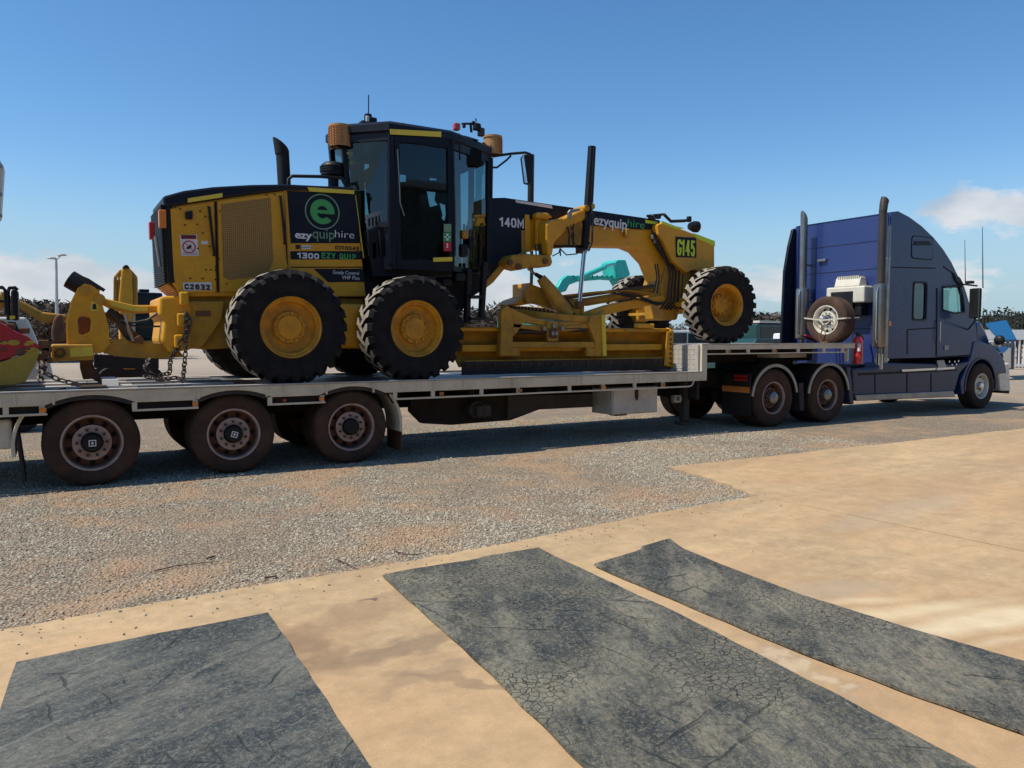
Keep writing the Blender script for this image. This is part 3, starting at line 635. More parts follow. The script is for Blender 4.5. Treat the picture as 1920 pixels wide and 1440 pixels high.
# ================================================================ WHEELS
def road_wheel(Rt, wd, Rr, style, face_mat):
    """face towards -Y, origin at the wheel centre plane y=0 = outer side"""
    mb = MB(); rh = Rr*.62
    dish = .07 if style == 'dish' else .045
    mb.lathe((0, 0, 0), [(Rr, .012), (Rr*.985, -.012), (Rr*.93, -.012), (Rr*.90, .02), (Rr*.86, .05), (Rr*.83, dish+.07), (Rr*.66, dish+.05), (Rr*.62, dish-.005), (Rr*.36, dish-.005), (Rr*.36, dish+.08), (Rr*1.0, wd*.9), (Rr, .012)], 40)
    wh = mb.build('wheel', [face_mat, 'rim_dust' if face_mat == 'rim_rust' else face_mat], None, origin=(0, 0, 0), smooth=35)
    for p in wh.data.polygons:
        r_ = math.hypot(p.center.x, p.center.z)
        if r_ > Rr*.89 or (r_ < Rr*.63 and p.center.y < dish+.01 and style == 'hub'): p.material_index = 1
    ty = MB().lathe((0, 0, 0), [(Rr*.98, .0), (Rr*1.03, -.008), (Rr+(Rt-Rr)*.35, -.022), (Rt-.05, -.018), (Rt-.03, -.012), (Rt-.014, .004), (Rt, .022), (Rt, wd*.24), (Rt-.012, wd*.25), (Rt-.012, wd*.28), (Rt, wd*.29), (Rt, wd*.48), (Rt-.012, wd*.49), (Rt-.012, wd*.52), (Rt, wd*.53), (Rt, wd*.72), (Rt-.012, wd*.73), (Rt-.012, wd*.76), (Rt, wd*.77), (Rt, wd-.02), (Rt-.03, wd+.01), (Rr*1.05, wd+.01), (Rr*.98, wd)], 64).build('tyre', 'road_tyre', wh, smooth=30)
    hb = MB(); 
    if style == 'hub': hb.lathe((0, 0, 0), [(.10, dish+.06), (.10, -.01), (.085, -.03), (.03, -.034), (.001, -.034)], 24)
    elif style == 'alloy': hb.lathe((0, 0, 0), [(.085, dish+.04), (.085, .0), (.07, -.02), (.001, -.024)], 24)
    else: hb.lathe((0, 0, 0), [(.11, dish+.12), (.105, -.02), (.08, -.04), (.05, -.05), (.001, -.052)], 20)
    hb.build('hub', {'hub': 'black_metal', 'alloy': 'chrome', 'dish': 'dull_steel'}[style], wh, smooth=35)
    if style == 'hub':
        e = MB()   # square logo plate of the hub cap: a rounded frame with a bar
        for a in ((-.035, .035, .024, .034), (-.035, .035, -.034, -.024), (-.035, -.026, -.034, .034), (.026, .035, -.034, .034), (-.01, .01, -.012, .012)): e.box(a[0], a[1], -.040, -.034, a[2], a[3])
        e.build('emblem', 'lettering', wh)
    h = MB(); nh = 10
    for i in range(nh):
        t = 2*PI*(i+.5)/nh; r = Rr*.73; h.cyl((r*math.cos(t), dish+.06, r*math.sin(t)), (r*math.cos(t), dish+.044, r*math.sin(t)), Rr*.085, n=14)
    h.build('hand_holes', 'dark_hole', wh)['kind'] = 'stuff'
    b = MB(); nn = 10
    for i in range(nn):
        t = 2*PI*i/nn; r = Rr*.47; b.cyl((r*math.cos(t), dish, r*math.sin(t)), (r*math.cos(t), dish-.028, r*math.sin(t)), Rr*.055, n=6)
    b.build('wheel_nuts', 'soot' if style != 'alloy' else 'chrome', wh)['kind'] = 'stuff'
    return wh
def place(wh, parent, loc, rz=0, rx=0, name=None):
    wh.parent = parent; wh.location = Vector(loc)-WL[parent.name]; wh.rotation_euler = (rx, 0, rz); return wh

# ================================================================ TRAILER
TR = empty('lowered_deck_trailer', (5.5, 1.25, 0), 'long cream sided drop deck trailer carrying the yellow grader, coupled to the blue truck', 'trailer')
DZ, DU = 1.0, 1.455; X0T = -1.9
xw = [.36, 1.79, 3.19]                      # axle positions
xs = at(1316, 700, -.03).x                  # step between the decks
xf = at(1602, 650, -.03).x
# lower deck: cross planks of steel plate, separate strips
bw = .46; x = X0T; k = 0
while x < xs-.05:
    x1 = min(x+bw, xs-.06); z = DZ-random.uniform(0, .006)
    MB().box(x+.008, x1-.008, .06, 2.44, z-.035, z).build('deck_plate', 'deck_white' if (k*7) % 5 in (0, 3) else 'deck_steel', TR); x += bw; k += 1
MB().box(X0T, xs-.06, .08, 2.42, DZ-.075, DZ-.045).build('deck_frame', 'chassis', TR)
MB().box(X0T, xs, 2.44, 2.53, DZ-.13, DZ+.02).build('far_side_rail', 'coaming', TR)
# raised ramps/tread strips on top of the deck
for y in (.55, 1.35, 2.1):
    MB().box(X0T, 1.9, y, y+.16, DZ, DZ+.02).build('tread_strip', 'deck_white', TR)
# side coaming with arches
Zt, Zb = DZ+.006, DZ-.13
pts = [(X0T, Zt), (xs, Zt), (xs, Zb)]
for xc in xw[::-1]:
    Rr_ = .98; cz = .965-Rr_
    for i in range(15):
        a = R(25.5-51*i/14); pts.append((xc+Rr_*math.sin(a), cz+Rr_*math.cos(a)))
pts.append((X0T, Zb))
MB().prism(pts, -.045, .02).build('side_coaming', 'coaming', TR, bevel=.006)
MB().box(X0T, xs+.02, -.055, .03, DZ+.008, DZ+.022).build('deck_edge_angle', 'deck_white', TR)
for xc in xw:
    MB().arc_strip(xc, .965-.98, .935, .975, 63, 117, -.03, .55).build('wheel_arch_liner', 'black_rubber', TR)
# vertical joints and rail brackets on the coaming
for u in (26, 100, 372, 500, 535, 612, 700, 815, 870, 962, 1082, 1092, 1190, 1200, 1290):
    xx = at(u, 740, -.05).x
    MB().box(xx-.012, xx+.012, -.062, -.0455, Zb+.01, Zt-.008).build('coaming_bracket', 'coaming', TR)
# lower rope rail in segments with drop brackets
def rail(u0, u1, bend=False):
    xa, xb = at(u0, 760, -.04).x, at(u1, 760, -.04).x; zt = Zb-.075
    mb = MB().box(xa, xb-(.05 if bend else 0), -.05, -.015, zt-.022, zt)
    if bend: mb.tube([(xb-.055, -.032, zt-.011), (xb+.02, -.032, zt+.005), (xb+.06, -.032, Zb+.005)], .013, 8)
    o = mb.build('rope_rail', 'coaming', TR); return xa, xb, zt
for (u0, u1, bd), br in (((-420, 88, False), (-300, -150, 10, 78)), ((248, 372, False), (252, 366)), ((502, 610, False), (506, 604)), ((738, 1296, True), (741, 812, 903, 972, 1068, 1131, 1190, 1243))):
    xa, xb, zt = rail(u0, u1, bd)
    for u in br:
        xx = at(u, 750, -.04).x; MB().box(xx-.025, xx+.025, -.046, -.018, zt, Zb+.001).build('rail_bracket', 'coaming', TR)
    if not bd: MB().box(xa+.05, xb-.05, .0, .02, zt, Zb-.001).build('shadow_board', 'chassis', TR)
# side markers
for u, mt in ((80, 'amber'), (366, 'amber'), (603, 'amber'), (828, 'amber_dull'), (975, 'amber_dull'), (1132, 'amber'), (1244, 'amber_dull')):
    xx = at(u, 755, -.05).x; MB().box(xx-.03, xx+.03, -.062, -.047, Zb-.062, Zb-.018).build('side_marker', mt, TR, bevel=.004)
p_ = at(533, 741, -.05); MB().box(p_.x-.02, p_.x+.02, -.06, -.047, Zb-.055, Zb-.03).build('side_marker', 'red_lens', TR)
# chassis
for y in (.72, 1.68):
    MB().prism([(X0T, .92), (xs, .92), (xs, .66), (7.3, .66), (6.9, .60), (4.0, .60), (X0T, .62)], y, y+.1).build('chassis_beam', 'chassis', TR)
for xx in np.arange(X0T+.2, xs, 1.1): MB().box(xx, xx+.08, .12, 2.4, .80, .90).build('cross_member', 'chassis', TR)
belly = P([(770, 742), (770, 772), (792, 794), (846, 797), (958, 788), (1012, 768), (1112, 763), (1112, 738)], .45)
MB().prism(belly, .45, .56).build('spare_carrier', 'chassis', TR, bevel=.01)
b2 = P([(952, 742), (952, 787), (978, 778), (1010, 768), (1112, 762), (1112, 738)], .40)
MB().prism(b2, .40, .449).build('side_guard', 'chassis_grey', TR, bevel=.008)
a = at(905, 765, .3); MB().cyl((a.x-.09, .30, .56), (a.x-.09, .44, .56), .12, n=16).build('air_tank', 'chassis_grey', TR)
a = at(906, 790, .25); MB().box(a.x-.11, a.x+.11, .22, .34, .46, .62).box(a.x-.015, a.x+.015, .21, .22, .44, .64).build('valve_box', 'chassis_grey', TR, bevel=.01)
# tool box
tb = P([(1148, 728), (1233, 728), (1233, 777), (1148, 778)], .10)
xa, xb = tb[0][0], tb[1][0]; MB().box(xa, xb, .10, .62, .385, .80).build('tool_box', 'toolbox', TR, bevel=.012)
MB().box(xa+.02, xb-.02, .088, .098, .40, .79).build('tool_box_door', 'toolbox', TR, bevel=.006)
xm = at(1193, 740, .09).x; MB().box(xm-.03, xm+.03, .075, .087, .64, .76).box(xm-.02, xm+.02, .07, .076, .60, .66).build('latch', 'black_metal', TR)
# landing leg, coupling gear under the step
lx = at(1288, 750, .3).x
for y in (.30, 2.05): MB().box(lx-.06, lx+.06, y, y+.12, .18, .92).box(lx-.14, lx+.14, y-.04, y+.16, .12, .17).build('landing_leg', 'chassis_grey', TR, bevel=.008)
gx = at(1268, 745, .3).x; MB().box(gx-.07, gx+.07, .26, .34, .50, .62).cyl((gx+.02, .25, .56), (gx+.02, .22, .56), .03).box(gx-.10, gx-.05, .24, .30, .53, .58).build('leg_gearbox', 'dull_steel', TR)
# fenders and mud flaps at the ends of the axle group
def fend(xc, s, col='coaming'):
    MB().arc_strip(xc, .46, .56, .60, 90-62*s, 90-10*s, .03, .09).build('fender_edge', 'chassis', TR)
    MB().arc_strip(xc, .46, .565, .60, 90-100*s, 90-48*s, -.0, .5).build('fender', 'coaming', TR, bevel=.01)
fend(xw[2]+.07, 1); fend(xw[0]-.12, -1)
fx = at(752, 820, .1).x; MB().box(fx-.015, fx+.0, .06, .55, .10, .55).build('mud_flap', 'rust', TR, label='rust brown mud flap behind the last fender')
fx = at(40, 840, .1).x; MB().prism([(fx-.05, .62), (fx-.02, .62), (fx+.03, .1), (fx+.005, .08)], .05, .5).build('mud_flap', 'black_rubber', TR)
c_ = P([(-120, 793), (22, 793), (22, 842), (-120, 842)], .1); MB().box(c_[0][0], c_[1][0], .1, .6, c_[2][1], c_[0][1]).build('water_tank', 'cream', TR, bevel=.03)
# axles and suspension
for xc in xw:
    MB().cyl((xc, .1, .44), (xc, 2.4, .44), .065, n=12).build('axle', 'chassis', TR)
    for y in (.62, 1.75): MB().bar((xc-.55, y, .72), (xc+.08, y, .48), .10, .09).cyl((xc+.25, y+.05, .52), (xc+.25, y+.05, .80), .12, n=14).build('suspension_arm', 'chassis', TR)
w0 = road_wheel(.462, .26, .30, 'hub', 'rim_rust')
place(w0, TR, (xw[0], .03, .455))
for xc, yy, rz, an in [(xw[1], .03, 0, .3), (xw[2], .03, 0, .9)]+[(x_, 2.47, PI, 0) for x_ in xw]+[(x_, .33, 0, 0) for x_ in xw]+[(x_, 2.17, PI, 0) for x_ in xw]:
    d = dup(w0, TR); d.location = Vector((xc, yy, .455))-WL[TR.name]; d.rotation_euler = (0, an, rz)
    if xc == xw[2] and yy == .03:
        for ch in d.children:
            if ch.name.startswith('emblem'): bpy.data.objects.remove(ch)
# step bulkhead and upper deck
MB().box(xs-.06, xs-.02, .0, 2.5, DZ+.01, DU-.01).build('bulkhead', 'deck_white', TR)
bl = MB()
for i in range(26):
    for j in range(5): yy = .08+i*.09; zz = DZ+.06+j*.08; bl.box(xs-.066, xs-.0605, yy, yy+.055, zz, zz+.012); bl.box(xs-.066, xs-.0605, yy+.02, yy+.032, zz+.02, zz+.06)
o = bl.build('tread_pattern', 'coaming', TR); o['kind'] = 'stuff'
ex = at(1303, 690, -.03).x
MB().prism([(xs-.02, Zb), (xs-.02, DU+.005), (xs+.10, DU+.005), (xs+.10, Zb-.0)], -.045, .02).build('step_post', 'coaming', TR, bevel=.008)
MB().box(xs+.10, xf, -.045, .02, DU-.085, DU).build('side_coaming', 'coaming', TR, bevel=.006)
MB().box(xs-.02, xf, -.055, .05, DU+.002, DU+.014).build('deck_edge_angle', 'deck_white', TR)
zt = DU-.145
MB().box(xs+.10, xf-.25, -.05, -.015, zt-.02, zt).build('rope_rail', 'coaming', TR)
for u in (1365, 1403, 1452, 1497, 1545, 1580):
    xx = at(u, 660, -.04).x; MB().box(xx-.03, xx+.03, -.046, -.018, zt, DU-.084).build('rail_bracket', 'coaming', TR)
for u in (1367, 1454):
    xx = at(u, 660, -.05).x; MB().box(xx-.03, xx+.03, -.062, -.047, zt+.005, zt+.045).build('side_marker', 'amber_dull', TR)
x = xs-.02; k = 0
while x < xf-.1:
    x1 = min(x+.4, xf); MB().box(x+.004, x1-.004, .051, 2.47, DU-.03, DU-random.uniform(0, .004)).build('deck_plate', 'deck_white', TR); x += .4
MB().box(xs+.1, xf, 2.475, 2.53, DU-.13, DU+.005).build('far_side_rail', 'coaming', TR)
for y in (.75, 1.65): MB().box(xs, xf-.2, y, y+.1, DU-.33, DU-.04).build('gooseneck_beam', 'chassis', TR)
MB().box(xs+.02, xs+.08, .1, 2.4, .55, DU-.05).build('gooseneck_plate', 'chassis', TR)
dx = at(1590, 672, -.03).x; MB().box(dx-.02, dx+.02, -.03, .03, DU-.33, DU-.09).build('rail_bracket', 'coaming', TR)

# ================================================================ TRUCK
TK = empty('sleeper_truck', (14, 1.25, 0), 'dark blue sleeper cab truck with tall exhaust stacks parked at the right', 'truck')
ax1, ax2, ax3 = at(1449, 744, .06).x, at(1550, 741, .06).x, at(1840, 725, .08).x
dr = road_wheel(.512, .27, .29, 'dish', 'rim_rust'); place(dr, TK, (ax1, .05, .51))
for xc, yy, rz in ((ax2, .05, 0), (ax1, 2.45, PI), (ax2, 2.45, PI), (ax1, .36, 0), (ax2, .36, 0), (ax1, 2.14, PI), (ax2, 2.14, PI)):
    d = dup(dr, TK); d.location = Vector((xc, yy, .51))-WL[TK.name]; d.rotation_euler = (0, xc, rz)
st = road_wheel(.505, .27, .285, 'alloy', 'alloy'); place(st, TK, (ax3, .08, .50)); d = dup(st, TK); d.location = Vector((ax3, 2.42, .50))-WL[TK.name]; d.rotation_euler = (0, 0, PI)
for xc in (ax1, ax2, ax3): MB().cyl((xc, .2, .5), (xc, 2.3, .5), .08, n=12).sphere((xc, 1.25, .5), .2).build('axle', 'chassis', TK)
for y in (.83, 1.6): MB().box(9.4, 18.4, y, y+.09, .72, .98).build('chassis_rail', 'chassis', TK)
for xx in (9.6, 11.5, 13.3, 14.6): MB().box(xx, xx+.1, .92, 1.6, .76, .94).build('cross_member', 'chassis', TK)
MB().box(ax1-.35, ax2+.35, .45, 2.05, .62, .95).build('suspension_beam', 'chassis', TK, bevel=.05)
fx0, fx1 = at(1448, 675, .4).x, at(1512, 675, .4).x
MB().slab([(fx0, .75), (fx0+.2, .4), (fx1, .4), (fx1+.15, .75), (fx1+.15, 1.75), (fx1, 2.1), (fx0+.2, 2.1), (fx0, 1.75)], 1.20, 1.27).build('fifth_wheel', 'toolbox', TK, bevel=.01)
MB().box(fx0, fx1, .7, 1.8, .95, 1.19).build('fifth_wheel_base', 'chassis', TK)
# half round mudguards
for xc in (ax1, ax2):
    MB().arc_strip(xc, .51, .545, .575, 8, 175, .02, .62, 20).build('mudguard', 'black_metal', TK, smooth=40)
    MB().arc_strip(xc, .51, .547, .60, 8, 175, .002, .03, 20).build('mudguard_trim', 'dull_steel', TK, smooth=40)
mx_ = ax1-.60; MB().box(mx_-.02, mx_, .02, .66, .22, .95).build('mud_flap', 'chassis', TK)
MB().box(mx_-.032, mx_-.021, .03, .65, .62, .72).build('flap_reflector', 'amber', TK, label='orange reflective stripe on mud flap')
for z in (.82, .88): MB().box(mx_-.05, mx_-.03, .08, .36, z, z+.04).build('tail_lamp', 'red_lens', TK)
mm = (ax1+ax2)/2; MB().prism([(mm-.06, .75), (mm+.06, .75), (mm+.10, .25), (mm-.02, .25)], .05, .5).build('mud_flap', 'black_rubber', TK)
m3 = ax2+.62; MB().prism([(m3-.10, 1.02), (m3+.02, 1.02), (m3+.16, .30), (m3+.04, .30)], .03, .5).build('mudguard_end', 'truck_skirt', TK, bevel=.02)
# skirt
sk = P([(1598, 692), (1640, 690), (1655, 680), (1790, 683), (1822, 676), (1800, 700), (1790, 735), (1600, 742)], .07)
MB().prism(sk, .07, .45).build('side_skirt', 'truck_skirt', TK, bevel=.03)
s2 = P([(1604, 741), (1788, 733), (1792, 744), (1607, 752)], .03); MB().prism(s2, .03, .35).build('side_step', 'dull_steel', TK, bevel=.012)
s3 = P([(1690, 693), (1790, 688), (1790, 692), (1692, 697)], .05); MB().prism(s3, .045, .075).build('tread_strip', 'chrome', TK)
s4 = P([(1757, 676), (1770, 675), (1775, 688), (1760, 689)], .05); MB().prism(s4, .05, .08).build('step_light', 'dull_steel', TK)
s4 = P([(1610, 700), (1794, 692), (1794, 695), (1610, 704)], .06); MB().prism(s4, .062, .08).build('skirt_crease', 'chassis', TK)
for u, v in ((1780, 678), (1785, 684), (1790, 678), (1797, 677), (1793, 683)):
    p_ = at(u, v, .065); MB().cyl((p_.x, .06, p_.z), (p_.x, .072, p_.z), .022, n=10).build('step_stud', 'chrome', TK)
# cab shell
Yn, Yf = .12, 2.38
prof = P([(1674, 397), (1684, 396), (1705, 407), (1728, 424), (1750, 445), (1768, 467), (1784, 492), (1795, 515), (1799, 527)], Yn)
wins = P([(1799, 527), (1806, 532), (1812, 550), (1822, 585), (1830, 612)], Yn)
xb_ = prof[0][0]; zbot = at(1680, 672, Yn).z
xbk = at(1668, 500, Yn).x
outer = [(xbk, zbot), (xbk, prof[0][1]-.02)]+prof+wins[1:]+P([(1832, 640), (1828, 668), (1760, 670)], Yn)
wd = P([(1768, 539), (1799, 538), (1805, 560), (1808, 584), (1790, 586), (1768, 580)], Yn)
sw = rrect(*[at(1714, 533, Yn).x, at(1737, 533, Yn).x, at(1725, 598, Yn).z, at(1725, 531, Yn).z], r=.07)
for y0, y1 in ((Yn, Yn+.05), (Yf-.05, Yf)): plate('cab_side', [outer, wd, sw], y0, y1, 'truck_blue', TK)
# skin over roof and windscreen header
def skin(pr, y0, y1, th=.03, inset=0):
    rg = []
    for i, (x, z) in enumerate(pr): rg.append([(x, y0, z), (x, y1, z), (x-.0, y1, z-th), (x, y0, z-th)])
    return MB().ring_strip(rg)
skin([(xbk, prof[0][1]-.01)]+prof+wins[1:2], Yn+.0505, Yf-.0505).build('roof_skin', 'truck_blue', TK, smooth=50)
plate('windscreen', [[(0, 0)]*0+[(Yn+.1, wins[1][1]), (Yf-.1, wins[1][1]), (Yf-.1, wins[-1][1]), (Yn+.1, wins[-1][1])]], 0, .01, 'clear_glass', TK)
o = bpy.data.objects.get('windscreen'); bpy.data.objects.remove(o)
a0, a1 = wins[1], wins[-1]
MB().add([(a0[0], Yn+.06, a0[1]-.04), (a0[0], Yf-.06, a0[1]-.04), (a1[0], Yf-.06, a1[1]), (a1[0], Yn+.06, a1[1])], [(0, 1, 2, 3)]).build('windscreen', 'clear_glass', TK)
# back wall of the sleeper, with raised edge and seams
zt_ = prof[0][1]
MB().box(xbk, xbk+.04, Yn+.0505, Yf-.0505, zbot-.25, zt_-.03).build('sleeper_back', 'truck_back', TK)
MB().box(xbk-.02, xbk-.001, Yn+.05, Yn+.10, zbot-.2, zt_-.05).build('corner_trim', 'truck_back', TK)
MB().box(xbk-.02, xbk-.001, Yf-.10, Yf-.05, zbot-.2, zt_-.05).build('corner_trim', 'truck_back', TK)
MB().box(xbk+.05, prof[5][0], Yn+.06, Yf-.06, 1.35, 1.40).build('bunk_floor', 'interior', TK)
MB().box(xbk+.05, prof[4][0], Yn+.06, Yf-.06, 1.41, 2.2).build('bunk', 'interior', TK)
# side extenders
e1_ = P([(1668, 420), (1679, 418), (1672, 500), (1660, 690), (1652, 690), (1662, 500)], Yn)
MB().prism([(xbk-.13, 1.05), (xbk-.004, 1.05), (xbk-.004, zt_-.25), (xbk-.05, zt_-.3)], Yn-.02, Yn+.03).build('side_extender', 'dull_steel', TK, bevel=.008)
MB().prism([(xbk-.42, 1.1), (xbk-.004, 1.1), (xbk-.004, zt_-.05), (xbk-.10, zt_-.08), (xbk-.22, zt_-.45), (xbk-.34, zt_-1.0)], Yf-.02, Yf+.05).build('side_extender', 'navy_black', TK, bevel=.02)
# window furniture
for (y, dy) in ((Yn, 1), (Yf, -1)):
    plate('door_window', [wd], y+dy*.02 if dy > 0 else y-.03, y+.03 if dy > 0 else y-.02, 'clear_glass', TK)
    plate('sleeper_window', [sw], y+dy*.02 if dy > 0 else y-.03, y+.03 if dy > 0 else y-.02, 'smoked_glass', TK)
def grow(loop, d):
    cx = sum(p[0] for p in loop)/len(loop); cz = sum(p[1] for p in loop)/len(loop)
    return [(x+d*(1 if x > cx else -1), z+d*(1 if z > cz else -1)) for x, z in loop]
plate('window_seal', [grow(sw, .035), sw], Yn-.012, Yn-.001, 'black_metal', TK); plate('window_seal', [grow(wd, .03), wd], Yn-.012, Yn-.001, 'black_metal', TK)
vx = at(1801, 560, Yn).x; MB().bar((vx-.06, Yn-.008, at(1797, 538, Yn).z), (vx+.03, Yn-.008, at(1803, 585, Yn).z), .02, .02).build('quarter_bar', 'black_metal', TK)
hp = rrect(at(1710, 450, Yn).x, at(1748, 450, Yn).x, at(1730, 485, Yn).z, at(1730, 445, Yn).z, .08)
plate('access_hatch', [hp], Yn-.010, Yn-.001, 'truck_blue', TK); plate('hatch_gap', [grow(hp, .018), hp], Yn-.006, Yn-.0015, 'dark_hole', TK)
ch_ = P([(1712, 460), (1714, 452), (1741, 452), (1746, 460)], Yn); MB().prism(ch_, Yn-.02, Yn-.0105).build('hatch_handle', 'black_metal', TK)
for pr in ([(1755, 540), (1758, 540), (1757, 668), (1754, 668)], [(1755, 669), (1828, 664), (1828, 667), (1755, 672)], [(1768, 498), (1799, 520), (1799, 523), (1768, 501)],
           [(1700, 620), (1702, 618), (1702, 664), (1700, 664)], [(1700, 617), (1754, 614), (1754, 616), (1700, 619)], [(1671, 500), (1754, 502), (1754, 504), (1671, 502)]):
    MB().prism(P(pr, Yn), Yn-.003, Yn-.0005).build('panel_gap', 'dark_hole', TK)
q = P([(1770, 648), (1777, 648), (1777, 656), (1770, 656)], Yn); MB().prism(q, Yn-.015, Yn-.001).build('door_handle', 'dull_steel', TK)
MB().tube([(xb_+2.05, .6, 2.2), (xb_+2.05, .75, 2.35), (xb_+2.05, .9, 2.2), (xb_+2.05, .75, 2.05), (xb_+2.05, .6, 2.2)], .015).build('steering_wheel', 'interior', TK)
MB().box(xb_+1.45, xb_+1.9, .35, .8, 1.7, 2.3).build('seat', 'interior', TK, bevel=.05)
MB().box(at(1800, 600, .2).x, at(1828, 600, .2).x, .2, 2.3, 1.5, at(1810, 588, .2).z).build('dashboard', 'interior', TK)
for i in range(22): p_ = at(1681, 430+i*11, Yn); MB().cyl((p_.x, Yn, p_.z), (p_.x, Yn-.006, p_.z), .009, n=6).build('rivet', 'dull_steel', TK)
for i in range(7): p_ = at(1762, 592+i*11, Yn); MB().cyl((p_.x, Yn, p_.z), (p_.x, Yn-.005, p_.z), .008, n=6).build('rivet', 'dull_steel', TK)
q = P([(1665, 602), (1670, 602), (1670, 611), (1665, 611)], Yn-.02); MB().prism(q, Yn-.035, Yn-.021).build('side_marker', 'amber', TK)
MB().tube([at(1757, 690, .04), at(1757, 694, .03), at(1770, 693, .03)], .012).build('step_bracket', 'chrome', TK)
MB().tube([at(1764, 600, .07), at(1764, 603, .05), at(1763, 640, .05), at(1763, 643, .07)], .012, 8).build('grab_handle', 'chrome', TK)
for u in (1640, 1700, 1745): s_ = P([(u, 700), (u+1.5, 700), (u+1.5, 736), (u, 737)], .068); MB().prism(s_, .064, .069).build('skirt_seam', 'dark_hole', TK)
for z in (1.75, 2.35, 2.95, 3.5): MB().box(xbk-.006, xbk-.001, Yn+.11, Yf-.11, z, z+.008).build('back_seam', 'dark_hole', TK)
for z in (2.05, 3.2): MB().box(xbk-.06, xbk-.002, 1.55, 1.75, z, z+.05).build('bracket', 'dull_steel', TK)
# visor and roof lamp
vz = P([(1786, 510), (1800, 520), (1806, 531), (1804, 540), (1792, 527)], Yn-.02); MB().prism(vz, Yn-.03, Yf+.03).build('sun_visor', 'navy_black', TK, bevel=.02)
# bonnet, wheel wing
bon = P([(1828, 600), (1840, 603), (1850, 620), (1858, 640), (1880, 662), (1888, 690), (1830, 690)], .45)
MB().prism(bon, .45, 2.05).build('bonnet', 'truck_blue', TK, bevel=.08)
wl = [(p[0], p[1]) for p in P([(1826, 640), (1840, 640), (1856, 646), (1872, 658), (1884, 676), (1888, 700)], .1)]
ca, cz_ = ax3, .50
arch = [(ca+.62*math.cos(R(a)), cz_+.62*math.sin(R(a))) for a in range(0, 181, 12)]
lowr = P([(1790, 700), (1800, 690), (1820, 668)], .1)
MB().prism(wl+[(ca+.62, 0.75)]+arch[1:]+[(ca-.62, .35), (ca-.74, .33)]+[(ca-.80, .62), lowr[2]], .1, .58).build('wheel_wing', 'truck_blue', TK, bevel=.03)
MB().arc_strip(ca, cz_, .60, .64, -8, 188, .085, .12, 22).build('wing_trim', 'truck_skirt', TK, smooth=40)
MB().box(ca-.6, ca+.6, .59, 1.9, .6, 1.25).build('engine_bay', 'chassis', TK)
# bumper and bull bar
bb = P([(1872, 688), (1893, 680), (1895, 733), (1876, 733)], .12); MB().prism(bb, .12, 2.38).build('bumper', 'alloy', TK, bevel=.03)
b3 = P([(1880, 662), (1893, 650), (1896, 652), (1896, 690), (1886, 690)], .2); MB().prism(b3, .2, .5).build('bull_bar', 'chrome', TK, bevel=.02)
MB().prism([(x, z) for x, z in b3], 2.0, 2.3).build('bull_bar', 'chrome', TK, bevel=.02)
b4 = P([(1876, 733), (1893, 733), (1892, 738), (1880, 736)], .3); MB().prism(b4, .3, 2.2).build('lower_valance', 'chassis', TK)
p_ = at(1874, 638, .3); MB().sphere((p_.x, .3, p_.z), (.09, .12, .12), 16, 10).build('spot_lamp', 'black_metal', TK, smooth=60)
p_ = at(1850, 636, .5); MB().box(p_.x+.2, p_.x+.36, .4, .7, p_.z-.2, p_.z-.02).build('headlamp', 'dull_steel', TK, bevel=.04)
# mirror
mq = at(1826, 568, -.2); m1 = at(1826, 541, -.2).z; m2_ = at(1826, 596, -.2).z
MB().box(mq.x, mq.x+.03, -.30, -.10, m2_, m1).build('mirror', 'glass_mirror', TK, bevel=.008)
MB().box(mq.x+.031, mq.x+.11, -.31, -.09, m2_-.01, m1+.01).build('mirror_back', 'black_metal', TK, bevel=.03)
pa = at(1806, 533, .1); pb = at(1832, 536, -.25); pc = at(1815, 618, .12); pdn = at(1828, 602, -.2)
MB().tube([pa, pb], .018).tube([pc, pdn, (mq.x+.06, -.2, m2_)], .015).build('mirror_arm', 'black_metal', TK)
p_ = at(1821, 530, .0); MB().box(p_.x-.06, p_.x+.08, -.03, .1, p_.z-.02, p_.z+.04).build('clearance_lamp', 'black_metal', TK, bevel=.01)
for u, v0, v1, y in ((1843, 425, 540, -.2), (1810, 450, 530, 1.8)):
    a = at(u, v1, y); b = at(u-1, v0, y); MB().tube([a, b], [.012, .005], 6).build('aerial', 'black_metal', TK)
# exhaust stacks
def stack(u, vtop, vm0, vm1, y, dx=0, vbase=None, soot='soot'):
    x = xbk-.26+dx; f = lambda v: at(u, v, y).z
    r = .075; z1, z0, zt = f(vm0), f(vm1), f(vtop)
    o = MB().lathe((x, y, 0), [(.05, z0-.30), (.05, z0), (.135, z0+.02), (.14, z0+.06), (.14, z1-.06), (.135, z1-.02), (.08, z1)], 24, 'z').build('muffler', 'stack_steel', TK, smooth=40)
    MB().cyl((x, y, z1-.01), (x, y, zt-.25), .075, n=20).ring_strip([[(x+.076*math.cos(2*PI*j/20)+dx_, y+.076*math.sin(2*PI*j/20), zz-k_*math.cos(2*PI*j/20)) for j in range(20)] for dx_, zz, k_ in (((0, zt-.26, 0), (.02, zt-.12, .03), (.05, zt-.04, .06)) if soot == 'soot' else ((0, zt-.26, 0), (0, zt-.13, .13)))]).build('stack_pipe', soot, TK, smooth=40)
    MB().tube([(x-.16, y-.04, z0+.1), (x-.18, y-.04, z0+.16), (x-.18, y-.04, z1-.16), (x-.15, y-.04, z1-.08), (x-.1, y-.03, z1-.05)], .016).build('heat_shield_rail', 'chrome', TK)
    MB().cyl((x+.1, y, z1+.5), (x+.3, y+.02, z1+.5), .02).build('stack_bracket', 'chrome', TK)
    return x
stack(1655, 370, 532, 652, .12)
stack(1505, 395, 540, 636, 1.95, .0, soot='stack_steel')
sx = xbk-.26; MB().cyl((sx, .12, .95), (sx, .12, 1.25), .07, n=16).build('exhaust_elbow', 'chrome', TK)
